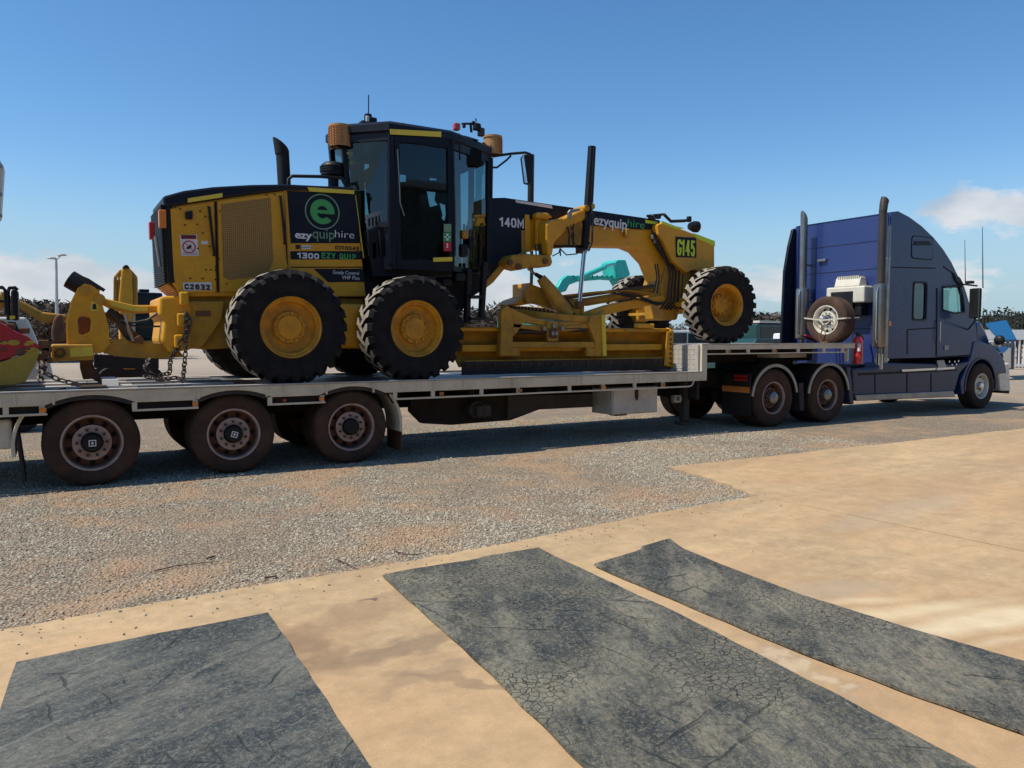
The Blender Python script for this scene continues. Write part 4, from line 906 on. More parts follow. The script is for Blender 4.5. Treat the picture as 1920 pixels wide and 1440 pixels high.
MB().box(13.1, xbk, .35, 2.1, .99, 1.03).build('catwalk', 'black_metal', TK)
# air conditioner on the back wall
y1_, y0_ = at(1553, 560, 0).y, 0
def back(u, v):   # point on the sleeper back plane
    d = ray(u, v); t = (xbk-.25)/d.x; return Vector((xbk-.25, -DIST+d.y*t, EYE+d.z*t))
a, b = back(1552, 540), back(1623, 567)
MB().box(xbk-.30, xbk-.001, b.y, a.y, b.z, a.z).build('air_conditioner', 'cream', TK, bevel=.03)
a2, b2_ = back(1566, 522), back(1612, 540); MB().prism([(xbk-.28, a.z+.001), (xbk-.22, a2.z), (xbk-.06, a2.z), (xbk-.001, a.z+.001)], b2_.y, a2.y).build('air_intake', 'cream', TK, bevel=.015)
for i in range(12): yy = b2_.y+.03+(a2.y-b2_.y-.06)*i/12; MB().box(xbk-.25, xbk-.08, yy, yy+.02, a2.z-.01, a2.z+.03).build('intake_louvre', 'cream', TK)
MB().box(xbk-.306, xbk-.3005, b.y+.25, a.y-.12, b.z-.12, a.z-.1).build('condenser_grille', 'black_metal', TK)
MB().box(xbk-.24, xbk-.001, b.y+.1, a.y-.1, b.z-.25, b.z-.001).build('condenser_housing', 'black_metal', TK, bevel=.01)
# hand rail by the catwalk
MB().tube([(xbk-.5, .55, 1.0), (xbk-.5, .55, 2.0), (xbk-.45, .6, 2.15)], .02).build('grab_rail', 'dull_steel', TK)
for i in range(3):
    MB().tube([(xbk-.2, 1.2+i*.08, 1.9), (xbk-.6, 1.2+i*.07, 1.5), (xbk-1.1, 1.2+i*.05, 1.62)], .016).build('air_hose', ('ext_red', 'hose', 'hose')[i], TK)

# ---- loose things on the trailer front: spare wheels, extinguisher
def spare(x, y, z, rz, lab):
    e = empty('spare_wheel', (x, y, z), lab, 'spare wheel'); w = road_wheel(.455, .25, .285, 'alloy', 'alloy'); w.parent = e; w.location = (0, 0, .455); w.rotation_euler = (0, R(10), rz); return e
px_ = 12.86; spare(px_, .50, DU, -PI/2, 'spare truck wheel with bright alloy rim standing strapped on the upper deck')
spare(px_+.27, .66, DU, -PI/2, 'second spare wheel half hidden behind the strapped one')
o = MB().tube([(px_-.035, .04, DU+.48), (px_-.035, .55, DU+.45), (px_-.035, .96, DU+.50)], .018, 4).tube([(px_-.03, .04, DU+.48), (px_+.45, .10, DU+.50)], .018, 4).build('tie_strap', 'strap'); tag(o, 'pale webbing strap round the spare wheels', 'strap')
o = MB().tube([(px_-.05, .60, DU+.42), (px_-.08, .50, DU+.3), (px_-.1, .56, DU+.1), (px_-.12, .5, DU+.02), (px_-.13, .35, DU+.03)], .014, 6).build('coiled_rope', 'rust'); tag(o, 'dark red rope hanging at the rim of the strapped spare wheel', 'rope')
fx, fz = at(1609, 650, .05).x, at(1609, 683, .05).z
FE = empty('fire_extinguisher', (fx, .05, fz), 'red fire extinguisher beside the end of the upper deck', 'fire extinguisher')
MB().lathe((fx, .05, 0), [(.001, fz), (.085, fz+.01), (.09, fz+.05), (.09, fz+.45), (.06, fz+.52), (.03, fz+.54), (.001, fz+.54)], 20, 'z').build('cylinder', 'ext_red', FE, smooth=40)
MB().box(fx-.03, fx+.05, .02, .08, fz+.54, fz+.60).build('valve', 'black_metal', FE); MB().box(fx-.092, fx-.05, -.043, .0, fz+.25, fz+.40).build('label_plate', 'sticker_white', FE)
MB().tube([(fx+.05, .05, fz+.58), (fx+.13, .04, fz+.5), (fx+.12, .03, fz+.15)], .012).build('hose', 'hose', FE)
# ================================================================ GRADER
GR = empty('motor_grader', (4.6, 1.25, DZ), 'yellow and black motor grader chained on the trailer, green round logo on its side', 'grader')
# ---- tyres with bar lugs
def grader_wheel(Rt, wd, Rr, deep, nl=25):
    mb = MB().lathe((0, 0, 0), [(Rr, -.004), (Rr*.97, -.012), (Rr*.93, .0), (Rr*.90, .02), (Rr*.90, .035), (Rr*.84, .04), (Rr*.80, deep), (Rr*.52, deep+.01), (Rr*.50, deep-.03), (Rr*.40, deep-.035), (Rr*.38, deep-.055), (.001, deep-.06)], 48)
    wh = mb.build('wheel', 'rim_yellow', None, origin=(0, 0, 0), smooth=30)
    c = Rt-.045
    ty = MB().lathe((0, 0, 0), [(Rr*.97, .01), (Rr*1.0, -.015), (Rr*1.06, -.018), (Rr*1.10, -.006), (Rr+(c-Rr)*.5, -.035), (c-.06, -.028), (c-.02, .0), (c, .04), (c+.008, wd/2), (c, wd-.04), (c-.02, wd), (c-.06, wd+.028), (Rr+(c-Rr)*.5, wd+.035), (Rr*1.05, wd+.02), (Rr*.97, wd-.01), (Rr*.97, .01)], 72)
    for i in range(nl):
        for side in (0, 1):
            t0 = 2*PI*(i+.5*side)/nl; lw = 2*PI/nl*.64; sk = 2*PI/nl*.85*(1)
            # (axial position, turn, height, width factor)
            st_ = [(-.030, -.02, c-.075, .9), (-.034, 0, c-.012, .95), (.0, .0, Rt-.004, 1), (.05, .06, Rt, 1), (wd*.32, .45, Rt+.003, .85), (wd*.60, 1.0, Rt, .62)]
            rings = []
            for a, dt, rr, wf in st_:
                y = a if side == 0 else wd-a; th = t0+dt*sk; h = lw*wf/2
                lo = rr-.06 if rr > c else rr-.05
                f = lambda ang, rad: (rad*math.cos(ang), y, rad*math.sin(ang))
                rings.append([f(th-h, lo), f(th-h*.86, rr), f(th+h*.86, rr), f(th+h, lo)])
            k = len(ty.v); ty.ring_strip(rings)
    # worn dusty faces: lug tops kept paler to carry the sunlight, second material
    ty.m = [0]*len(ty.m)
    o = ty.build('tyre', ['grader_tyre', 'sunlit_dusty_lug'], wh, smooth=28)
    me = o.data
    for p in me.polygons:
        r = math.hypot(p.center.x, p.center.z)
        if r > Rt-.02 and p.center.y > -.9: p.material_index = 1
    b = MB()
    for i in range(10):
        t = 2*PI*i/10+.15; r = Rr*.45; b.cyl((r*math.cos(t), deep-.03, r*math.sin(t)), (r*math.cos(t), deep-.062, r*math.sin(t)), .020, n=6)
        b.sphere((r*1.12*math.cos(t), deep-.04, r*1.12*math.sin(t)), (.012, .012, .012), 6, 4)
    b.build('wheel_nuts', 'bracket_yellow', wh)['kind'] = 'stuff'
    return wh
gx1, gx2 = 2.475, 4.10
gw = grader_wheel(.69, .38, .372, .12); place(gw, GR, (gx1, .055, 1.685))
for x_, y_, rz, an in ((gx2, .055, 0, .4), (gx1, 2.45, PI, .2), (gx2, 2.45, PI, .7)):
    d = dup(gw, GR); d.location = Vector((x_, y_, 1.68))-WL[GR.name]; d.rotation_euler = (0, an, rz)
gf = grader_wheel(.665, .38, .36, .20); fz_ = 2.125
place(gf, GR, (9.93, .26, fz_), rz=R(-5))
d = dup(gf, GR); d.location = Vector((9.84, 2.60, fz_-.02))-WL[GR.name]; d.rotation_euler = (0, .5, PI+R(-5))
# ---- tandem cases and rear frame
for y in (.50, 1.78):
    MB().prism([(gx1-.3, 1.55), (gx1-.12, 1.93), (gx1+.3, 2.0), (gx2-.3, 2.0), (gx2+.12, 1.93), (gx2+.3, 1.55), (gx2+.2, 1.42), (gx1-.2, 1.42)], y, y+.22).build('tandem_case', 'yellow', GR, bevel=.04)
MB().cyl((3.29, .7, 1.75), (3.29, 1.8, 1.75), .28, n=24).build('rear_axle', 'yellow_dirt_shade', GR)
Yh = .75; Yc = .52
rf = P([(330, 556), (430, 554), (560, 556), (690, 560), (700, 600), (640, 640), (400, 655), (375, 655), (372, 610), (345, 590)], Yh+.08)
MB().prism(rf, Yh+.08, 1.67).build('rear_frame', 'yellow_dirt_shade', GR, bevel=.02)
cw = P([(300, 556), (345, 553), (360, 570), (360, 655), (320, 662), (303, 640), (308, 600), (298, 590)], Yh-.04)
MB().prism(cw, Yh-.04, 1.75).build('ripper_mount', 'yellow', GR, bevel=.03)
gs = P([(352, 565), (420, 565), (415, 600), (380, 650), (352, 655)], Yh); MB().prism(gs, Yh-.02, Yh+.02).build('frame_gusset', 'yellow_dirt_shade', GR, bevel=.01)
q = P([(366, 583), (394, 583), (394, 593), (366, 593)], Yh); MB().prism(q, Yh-.03, Yh-.021).build('reflector', 'rust', GR)
# ---- engine cover
side = P([(313, 386), (405, 373), (470, 364), (535, 356), (535, 440), (545, 556), (430, 556), (340, 556), (322, 530)], Yh)
hood = MB().prism(side, Yh, 1.75).build('engine_cover', 'yellow', GR, bevel=.025)
pan = P([(534, 354), (664, 356), (672, 420), (686, 556), (545, 556)], Yh)
MB().prism(pan, Yh-.006, 1.756).build('engine_cover_front', 'yellow', GR, bevel=.01)
top = P([(305, 368), (345, 357), (400, 350), (470, 346), (540, 345), (600, 348), (664, 350), (665, 358), (534, 357), (470, 365), (405, 374), (318, 388), (308, 388)], Yh-.03)
MB().prism(top, Yh-.03, 1.78).build('engine_cover_roof', 'navy_black', GR, bevel=.035)
for pr, mt in (([(352, 372), (417, 362), (417, 370), (352, 380)], 'tape_yellow'), ([(577, 351), (664, 357), (664, 364), (580, 359)], 'tape_yellow')):
    MB().prism(P(pr, Yh-.035), Yh-.04, Yh-.032).build('reflective_tape', mt, GR)
# doors: panel with gaps, screen, handles
pd = P([(319, 392), (401, 378), (405, 548), (334, 551), (326, 520)], Yh); MB().prism(pd, Yh-.018, Yh-.001).build('rear_door', 'yellow', GR, bevel=.006)
pd2 = P([(407, 377), (527, 362), (532, 480), (540, 500), (500, 545), (412, 548)], Yh); MB().prism(pd2, Yh-.018, Yh-.001).build('screen_door', 'yellow', GR, bevel=.006)
pf = P([(414, 384), (506, 371), (512, 488), (500, 515), (430, 525), (418, 520)], Yh); MB().prism(pf, Yh-.024, Yh-.0185).build('perforated_screen', 'perforated', GR)
for (u0, v0), (u1, v1) in (((392, 388), (402, 478)), ((526, 368), (535, 456))):
    a, b = at(u0, v0, Yh-.05), at(u1, v1, Yh-.05); MB().tube([a+Vector((0, .03, 0)), a, b, b+Vector((0, .03, 0))], .016, 8).build('door_handle', 'black_metal', GR)
q = P([(346, 398), (360, 396), (360, 412), (347, 412)], Yh); MB().prism(q, Yh-.06, Yh-.019).build('padlock', 'black_metal', GR, bevel=.008)
for u, v in ((328, 389), (347, 422), (370, 421), (380, 437), (371, 466), (410, 486), (393, 462), (386, 506), (395, 506), (404, 506), (404, 524), (357, 522), (380, 522), (338, 392), (375, 396), (385, 406), (412, 396), (500, 366), (392, 408), (404, 500), (515, 365), (425, 532)):
    p_ = at(u, v, Yh-.019); MB().cyl((p_.x, Yh-.019, p_.z), (p_.x, Yh-.027, p_.z), .011, n=8).build('bolt', 'worn_steel', GR)
# stickers
def stick(pr, y, mt, name='sticker', th=.003): return MB().prism(P(pr, y), y-th, y-.0005).build(name, mt, GR)
stick([(337, 441), (369, 440), (373, 480), (340, 480)], Yh-.019, 'sticker_white', th=.004)
stick([(339, 441), (367, 441), (368, 448), (340, 448)], Yh-.0235, 'letter_dark')
text('DANGER', 340, 446.8, 367, 442.6, Yh-.0265, 'sticker_red', GR, .01)
c = at(354.5, 463, Yh-.0235); plate('no_reach_ring', [circle(c.x, c.z, .075), circle(c.x, c.z, .062)], Yh-.028, Yh-.0236, 'sticker_red', GR)
MB().bar((c.x-.05, Yh-.026, c.z+.045), (c.x+.05, Yh-.026, c.z-.045), .012, .003, up=(0, 1, 0)).build('no_reach_bar', 'sticker_red', GR)
MB().prism([(c.x-.035, c.z-.02), (c.x-.01, c.z-.03), (c.x+.03, c.z), (c.x+.02, c.z+.03), (c.x-.01, c.z+.01)], Yh-.0255, Yh-.0236).build('no_reach_hand', 'letter_dark', GR)
for v in (474, 477): stick([(343, v), (370, v), (370, v+1.2), (343, v+1.2)], Yh-.0235, 'galv', 'printed_line')
stick([(377, 452), (390, 452), (390, 458), (377, 458)], Yh-.019, 'sticker_white')
stick([(343, 530), (396, 529), (397, 544), (344, 545)], Yh-.019, 'sticker_white'); sign('C2632', 346, 542.5, 394, 532, Yh-.0225, 'letter_dark', GR, .24)
# logo board
stick([(538, 358), (665, 361), (673, 420), (676, 456), (545, 456)], Yh-.007, 'navy_black', 'logo_board', .004)
c = at(604.5, 397, Yh-.012); r = (at(636, 397, Yh).x-c.x)
plate('logo_ring', [circle(c.x, c.z, r, 48), circle(c.x, c.z, r*.94, 48)], Yh-.014, Yh-.0112, 'logo_ring', GR)
# round letter e with a slot: disc minus eye and mouth
re = r*.70
def arc(rad, a0, a1, n=24): return [(c.x+rad*math.cos(R(a0+(a1-a0)*i/n)), c.z+rad*math.sin(R(a0+(a1-a0)*i/n))) for i in range(n+1)]
outer_e = arc(re, -12, -360+14-0, 44)[::-1]
eye = [(c.x-re*.42, c.z+re*.13), (c.x+re*.46, c.z+re*.13)]+arc(re*.46, 18, 162, 10)
lp = arc(re, 352, 0, 3)+arc(re, 0, 322, 40)
mouth = [(c.x+re*.99, c.z-re*.14)]
e_out = arc(re, -8, 318, 44)+[(c.x+re*.34, c.z-re*.40)]+[(c.x+re*.44*math.cos(R(a)), c.z-re*.10+re*.44*math.sin(R(a))) for a in range(-50, -176, -14)]+[(c.x-re*.44, c.z-re*.14)]
plate('logo_letter', [e_out, eye], Yh-.0145, Yh-.0112, 'letter_green', GR)
text('ezy', 553, 446, 585, 436, Yh-.0115, 'lettering', GR, .03); text('quip', 586, 446, 627, 432, Yh-.0115, 'letter_greygreen', GR, .0)
text('hire', 628, 445, 664, 431, Yh-.0115, 'lettering', GR, -.012)
sign('GD10045', 628, 467.5, 673, 460, Yh-.007, 'letter_dark', GR, .2)
stick([(554, 459), (563, 459), (563, 467), (554, 467)], Yh-.007, 'letter_dark'); stick([(566, 460), (583, 460), (583, 467), (566, 467)], Yh-.007, 'sticker_white'); stick([(566, 463), (583, 463), (583, 464), (566, 464)], Yh-.010, 'letter_dark')
stick([(544, 471), (679, 471), (681, 486.5), (545, 486.5)], Yh-.007, 'navy_black', 'fleet_board', .004)
sign('1300', 560, 484, 598, 473.3, Yh-.0115, 'lettering', GR, .24, .22); sign('EZY QUIP', 603, 484, 667, 473.3, Yh-.0115, 'letter_green', GR, .2)
stick([(588, 504), (682, 504), (684, 528.5), (615, 529)], Yh-.007, 'navy_black', 'model_board', .004)
text('Grade Control', 624, 513.5, 673, 507, Yh-.0115, 'lettering', GR, .0); text('VHP Plus', 641, 523.5, 674, 516.5, Yh-.0115, 'lettering', GR, .0)
for pr in ([(676, 358), (664, 358), (673, 420), (684, 500), (687, 500), (678, 420)],): stick([(665, 366), (667, 366), (683, 484), (680, 484)], Yh-.007, 'tape_yellow', 'edge_tape')
stick([(545, 500), (684, 500), (684, 502), (545, 502)], Yh-.007, 'dark_hole', 'panel_gap'); stick([(532, 357), (534.5, 357), (546, 545), (543, 545)], Yh-.007, 'bracket_yellow', 'panel_seam')
stick([(402, 378), (406, 377), (411, 548), (407, 548)], Yh-.0185, 'dark_hole', 'panel_gap')
# radiator guard at the tail
xr = side[0][0]; zr1 = side[0][1]; zr0 = at(322, 530, Yh).z; xr0 = at(322, 530, Yh).x
for y in (Yh-.01, 1.72):
    MB().prism([(xr-.02, zr1+.02), (xr+.06, zr1), (xr0+.06, zr0), (xr0-.03, zr0)], y, y+.05).build('guard_frame', 'black_metal', GR, bevel=.01)
for i in range(34):
    t = i/33; x_ = xr-.05+(xr0-.06-xr+.05)*t; z_ = zr1+.0+(zr0-zr1)*t
    MB().box(x_-.02, x_+.01, Yh-.02, 1.77, z_-.008, z_+.008).build('guard_slat', 'black_metal', GR)
for y in (Yh+.02, 1.0, 1.25, 1.5, 1.73): MB().bar((xr-.035, y, zr1), (xr0-.05, y, zr0), .02, .02, up=(0, 1, 0)).build('guard_bar', 'black_metal', GR)
for i in range(10):
    t = i/9; x_ = xr0-.05+t*.18; z_ = zr0-t*(zr0-at(330, 556, Yh).z); MB().box(x_-.02, x_+.01, Yh+.02, 1.7, z_-.008, z_+.006).build('guard_slat', 'yellow_dirt_shade', GR)
b_ = at(302, 402, Yh); MB().box(b_.x-.03, b_.x+.05, Yh-.05, Yh+.02, b_.z-.16, b_.z+.05).build('tail_indicator', 'amber', GR, bevel=.01)
MB().box(b_.x-.12, b_.x-.06, Yh+.10, Yh+.2, b_.z-.28, b_.z-.08).build('tail_lamp', 'red_lens', GR, bevel=.01)
MB().tube([(b_.x-.06, Yh+.05, b_.z-.25), (b_.x-.02, Yh+.05, b_.z-.6)], .02).build('lamp_post', 'dull_steel', GR)
# stack, pre-cleaner, rail
Ys = 1.25
a, b = at(534, 352, Ys), at(529.5, 284, Ys); rs_ = []
tpl, tpr = at(511.5, 257, Ys), at(540, 281, Ys)
for cx_, zl, zr_, rr_ in ((a.x, a.z-.1, a.z-.1, .085), (b.x, b.z, b.z, .085), ((tpl.x+tpr.x)/2+.02, at(513, 280, Ys).z-.06, b.z+.01, .09), ((tpl.x+tpr.x)/2, tpl.z, tpr.z, (tpr.x-tpl.x)/2)):
    rs_.append([(cx_+rr_*math.cos(2*PI*j/20), Ys+min(rr_, .095)*math.sin(2*PI*j/20), (zl+zr_)/2+(zr_-zl)/2*math.cos(2*PI*j/20)) for j in range(20)])
MB().ring_strip(rs_).build('exhaust_stack', 'black_metal', GR, smooth=40)
a = at(625, 348, 1.15); f = lambda v: at(625, v, 1.15).z
MB().lathe((a.x, 1.15, 0), [(.07, a.z-.1), (.07, f(336)), (.12, f(332)), (.165, f(330)), (.17, f(318)), (.16, f(311)), (.12, f(306)), (.05, f(304)), (.001, f(303.5))], 28, 'z').build('pre_cleaner', 'black_metal', GR, smooth=40)
for v in (313, 317, 321): MB().lathe((a.x, 1.15, 0), [(.168, f(v)), (.178, f(v)-.006), (.178, f(v)-.02), (.168, f(v)-.026)], 28, 'z').build('pre_cleaner_rib', 'black_metal', GR, smooth=40)
MB().tube([at(540, 350, .82), at(541, 336, .82), at(548, 330, .82), at(600, 331, .82), at(640, 334, .82), at(648, 348, .82)], .022, 10).build('hand_rail', 'black_metal', GR, smooth=60)
# ---- cab: six sided in plan, glazed
A = lambda u, v, y: at(u, v, y)
zt_c = at(780, 243, Yc).z; zb_c = at(780, 500, Yc).z
xd0, xd1 = at(733, 400, Yc).x, at(846, 400, Yc).x
xf_ = at(914, 400, .98).x; xr_ = at(664, 350, 1.0).x
ymir = lambda y: 2.5-y
plan = [(xd0, Yc), (xd1, Yc), (xf_, .98), (xf_, ymir(.98)), (xd1, ymir(Yc)), (xd0, ymir(Yc)), (xr_-.0, ymir(1.0)), (xr_-.0, 1.0)]
nP = len(plan)
top_off = {6: -.16, 7: -.16, 2: .02, 3: .02}
def cpt(i, z):
    x, y = plan[i]; t = (z-zb_c)/(zt_c-zb_c); return Vector((x+top_off.get(i, 0)*max(0, t), y, z))
for i in range(nP):
    z0 = zb_c if i not in (6, 7) else at(690, 410, .8).z-.15
    zz = zt_c-.06
    MB().bar(cpt(i, z0), cpt(i, zz), .075, .075, up=(0, 1, 0)).build('cab_pillar', 'cab_frame', GR, bevel=.012)
sill = {0: zb_c+.02, 1: at(880, 505, .8).z, 2: at(905, 430, .98).z, 3: at(880, 505, .8).z, 4: zb_c+.02, 5: at(700, 420, .8).z, 6: at(690, 410, .8).z, 7: at(700, 420, .8).z}
for i in range(nP):
    j = (i+1) % nP; zs = sill[i]; a0 = cpt(i, zs); a1 = cpt(j, zs); b0 = cpt(i, zt_c-.14); b1 = cpt(j, zt_c-.14)
    MB().add([a0, a1, b1, b0], [(0, 1, 2, 3)]).build('cab_window', 'tinted_glass', GR, label='dark tinted cab glass')
    MB().bar(a0-Vector((0, 0, .03)), a1-Vector((0, 0, .03)), .07, .06).build('cab_sill', 'cab_frame', GR)
    MB().bar(b0+Vector((0, 0, .03)), b1+Vector((0, 0, .03)), .16, .06).build('cab_header', 'cab_frame', GR)
    if zs > zb_c+.1:
        c0 = cpt(i, zb_c-.05); c1 = cpt(j, zb_c-.05); MB().add([c0, c1, a1-Vector((0, 0, .05)), a0-Vector((0, 0, .05))], [(0, 1, 2, 3)]).build('cab_panel', 'cab_frame', GR)
# roof
def poly_off(d): 
    cx = sum(p[0] for p in plan)/nP; cy = 1.25; out = []
    for i, (x, y) in enumerate(plan): q = Vector((x+top_off.get(i, 0)-cx, y-cy)); out.append((cx+q.x*(1+d), cy+q.y*(1+d)))
    return out
rl = [[(x, y, z) for x, y in poly_off(d)] for d, z in ((.02, zt_c-.10), (.06, zt_c-.07), (.06, zt_c+.02), (.0, zt_c+.06))]
MB().ring_strip(rl).build('cab_roof', 'cab_frame', GR, smooth=30)
rx0, rx1 = at(790, 240, 1.1).x, at(865, 240, 1.1).x
rl = [[(cx+sx*hx, 1.25+sy*hy, z) for sx, sy in ((-1, -1), (1, -1), (1, 1), (-1, 1))] for cx, hx, hy, z in (((rx0+rx1)/2, (rx1-rx0)/2+.12, .52, zt_c+.05), ((rx0+rx1)/2, (rx1-rx0)/2-.02, .4, zt_c+.115), ((rx0+rx1)/2-.02, .2, .3, zt_c+.135))]
MB().ring_strip(rl).build('roof_hatch', 'black_metal', GR, bevel=.02)
stick([(731, 242), (827, 247), (827, 257), (732, 252)], Yc-.055, 'tape_yellow', 'reflective_tape', .006)
stick([(812, 483), (848, 482), (848, 490), (812, 491)], Yc-.05, 'tape_yellow', 'reflective_tape', .006)
# door frame lines, handles, stickers on the glass
def rod(pts, y, r, nm, mt='black_metal'): return MB().tube([at(u, v, y) for u, v in pts], r, 6).build(nm, mt, GR, smooth=60)
rod([(735, 255), (738, 300), (741, 400), (741, 500)], Yc-.03, .012, 'door_edge', 'cab_frame'); rod([(745, 280), (748, 330), (750, 380), (758, 405)], Yc-.03, .010, 'wiper_hose', 'dull_steel')
plate('door_frame', [P([(738, 256), (846, 260), (848, 500), (742, 500)], Yc), P([(747, 268), (838, 270), (840, 488), (750, 488)], Yc)], Yc-.035, Yc-.005, 'cab_frame', GR)
stick([(832, 420), (846, 420), (846, 435), (832, 435)], Yc-.037, 'letter_greygreen'); stick([(831, 436), (846, 436), (846, 453), (831, 453)], Yc-.037, 'sticker_green'); stick([(831, 454), (846, 454), (846, 471), (832, 471)], Yc-.037, 'sticker_red')
stick([(837, 438), (840.5, 438), (840.5, 451), (837, 451)], Yc-.041, 'sticker_white'); stick([(833.5, 443), (844, 443), (844, 446), (833.5, 446)], Yc-.041, 'sticker_white'); stick([(837.5, 456), (840, 456), (840, 465), (837.5, 465)], Yc-.041, 'sticker_white')
rod([(849, 262), (850, 320), (852, 400), (852, 480)], Yc-.04, .018, 'grab_handle'); rod([(846, 268), (862, 270), (862, 300)], Yc-.04, .014, 'wiper_arm')
# interior
MB().box(xd0+.05, xf_-.3, .7, 1.8, zb_c-.02, zb_c+.03).build('cab_floor', 'interior', GR)
MB().prism([(xd0+.1, zb_c+.35), (xd0+.65, zb_c+.35), (xd0+.62, zb_c+.55), (xd0+.22, zb_c+.58), (xd0+.12, zb_c+1.25), (xd0-.02, zb_c+1.25)], .98, 1.5).build('seat', 'interior', GR, bevel=.05)
MB().box(xd0-.05, xd0+.2, 1.1, 1.4, zb_c+1.2, zb_c+1.42).build('head_rest', 'interior', GR, bevel=.04)
MB().prism([(xd0+.8, zb_c), (xd0+1.0, zb_c), (xd0+1.1, zb_c+.75), (xd0+.85, zb_c+.82), (xd0+.78, zb_c+.6)], 1.1, 1.4).build('console', 'interior', GR, bevel=.03)
for y in (.85, 1.6): MB().prism([(xd0+.3, zb_c+.3), (xd0+.8, zb_c+.4), (xd0+.95, zb_c+.72), (xd0+.78, zb_c+.85), (xd0+.6, zb_c+.6), (xd0+.3, zb_c+.55)], y, y+.14).build('control_pod', 'interior', GR, bevel=.03)
MB().box(xd0+.2, xf_-.25, .7, 1.85, zt_c-.32, zt_c-.1).build('head_lining', 'interior', GR)
MB().box(xd0-.02, xd0+.04, .6, .9, zb_c+.2, zb_c+1.7).box(xd0-.02, xd0+.04, 1.6, 1.9, zb_c, zb_c+1.7).build('rear_console', 'interior', GR)
# far side of the cab: added dark panel blocks light, gaps let daylight through
def PP(*p): return P(p, 1.92)
plate('cab_light_blocker', [PP((738, 246), (862, 250), (866, 512), (742, 512)), PP((748, 308), (757, 310), (764, 320), (764, 341), (750, 341)), PP((799, 300), (818, 302), (819, 318), (806, 320)), PP((804, 322), (819, 324), (820, 338), (806, 338)),
     PP((800, 358), (818, 360), (816, 375), (822, 384), (806, 388)), PP((824, 380), (836, 384), (837, 402), (832, 430), (828, 452), (816, 462), (808, 448), (806, 430), (822, 420), (830, 404))], 1.92, 1.95, 'interior', GR)
# roof lamps, clutter, aerial
rod([(691, 222), (691, 178)], 1.0, .008, 'aerial')
def lump(u, v, y, sx, sz, nm, mt='black_metal', sy=None):
    p = at(u, v, y); sy = sy or sx; return MB().box(p.x-sx, p.x+sx, y-sy, y+sy, p.z-sz, p.z+sz).build(nm, mt, GR, bevel=min(sx, sz)*.4)
lump(690, 222, 1.0, .045, .06, 'work_lamp'); lump(689, 223, .94, .022, .04, 'lamp_lens', 'sticker_white', .015); lump(697, 228, 1.0, .06, .05, 'lamp_bracket'); lump(678, 243, .98, .06, .06, 'work_lamp'); lump(668, 257, .98, .05, .05, 'lamp_bracket'); lump(684, 236, 1.05, .07, .06, 'lamp_base')
rod([(662, 250), (668, 246), (680, 244), (700, 240), (722, 234), (735, 232)], .95, .014, 'cable'); rod([(700, 232), (712, 233), (725, 238)], .9, .012, 'cable'); rod([(664, 262), (670, 252), (676, 262), (690, 255)], .92, .012, 'cable')
rod([(722, 233), (758, 232)], .8, .012, 'roof_rail')
lump(856, 238, .8, .045, .05, 'beacon', 'red_lens'); lump(870, 236, .8, .02, .03, 'lamp_bracket')
rod([(866, 232), (885, 232), (893, 236)], .95, .016, 'lamp_bracket'); rod([(882, 230), (884, 248)], .95, .02, 'lamp_post'); rod([(886, 228), (900, 238), (905, 252)], .95, .02, 'lamp_post'); lump(894, 238, .95, .05, .05, 'work_lamp'); lump(902, 248, .95, .045, .06, 'work_lamp', 'soot'); rod([(893, 228), (892, 222)], .95, .01, 'aerial_base')
# orange slotted lamp guards
def guard(u0, u1, v0, v1, y, face):
    a = at((u0+u1)/2, v0, y); b = at((u0+u1)/2, v1, y); r = (at(u1, v0, y).x-at(u0, v0, y).x)/2
    g_ = MB().lathe((a.x, y, 0), [(r*.86, b.z), (r*.9, b.z), (r*.9, a.z-.03), (r*.97, a.z-.03), (r*.97, a.z), (.001, a.z)], 28, 'z'); o = g_.build('lamp_guard', 'guard_orange', GR, smooth=40)
    k = 0
    for zz in np.linspace(b.z+.03, a.z-.05, 7):
        for j in range(9):
            t = R(face-62+124*j/8); cx, cy = a.x+r*.92*math.cos(t), y+r*.92*math.sin(t)
            m_ = MB().cyl((cx, cy, zz), (cx+.012*math.cos(t), cy+.012*math.sin(t), zz), .011, n=6).build('slot', 'amber_dull', o); k += 1
mat('guard_orange', (.42, .22, .075), .55, dirt=(.35, .18, .06), amt=.5)
guard(616, 659, 236, 276, 1.0, 200); guard(908, 940, 256, 291, 1.05, -20)
bx = P([(625, 272), (648, 274), (664, 268), (672, 262), (680, 268), (668, 352), (664, 352), (646, 284)], 1.0)
MB().prism(bx, .97, 1.0).build('lamp_bracket_plate', 'cab_frame', GR)
q = P([(650, 286), (660, 284), (665, 306), (657, 309)], .97); MB().prism(q, .960, .969).build('fleet_label', 'tape_yellow', GR)
text('G145', 651, 304, 663.5, 290, .958, 'letter_dark', GR, .01)
rod([(905, 268), (915, 276), (920, 290)], .98, .02, 'guard_bracket')
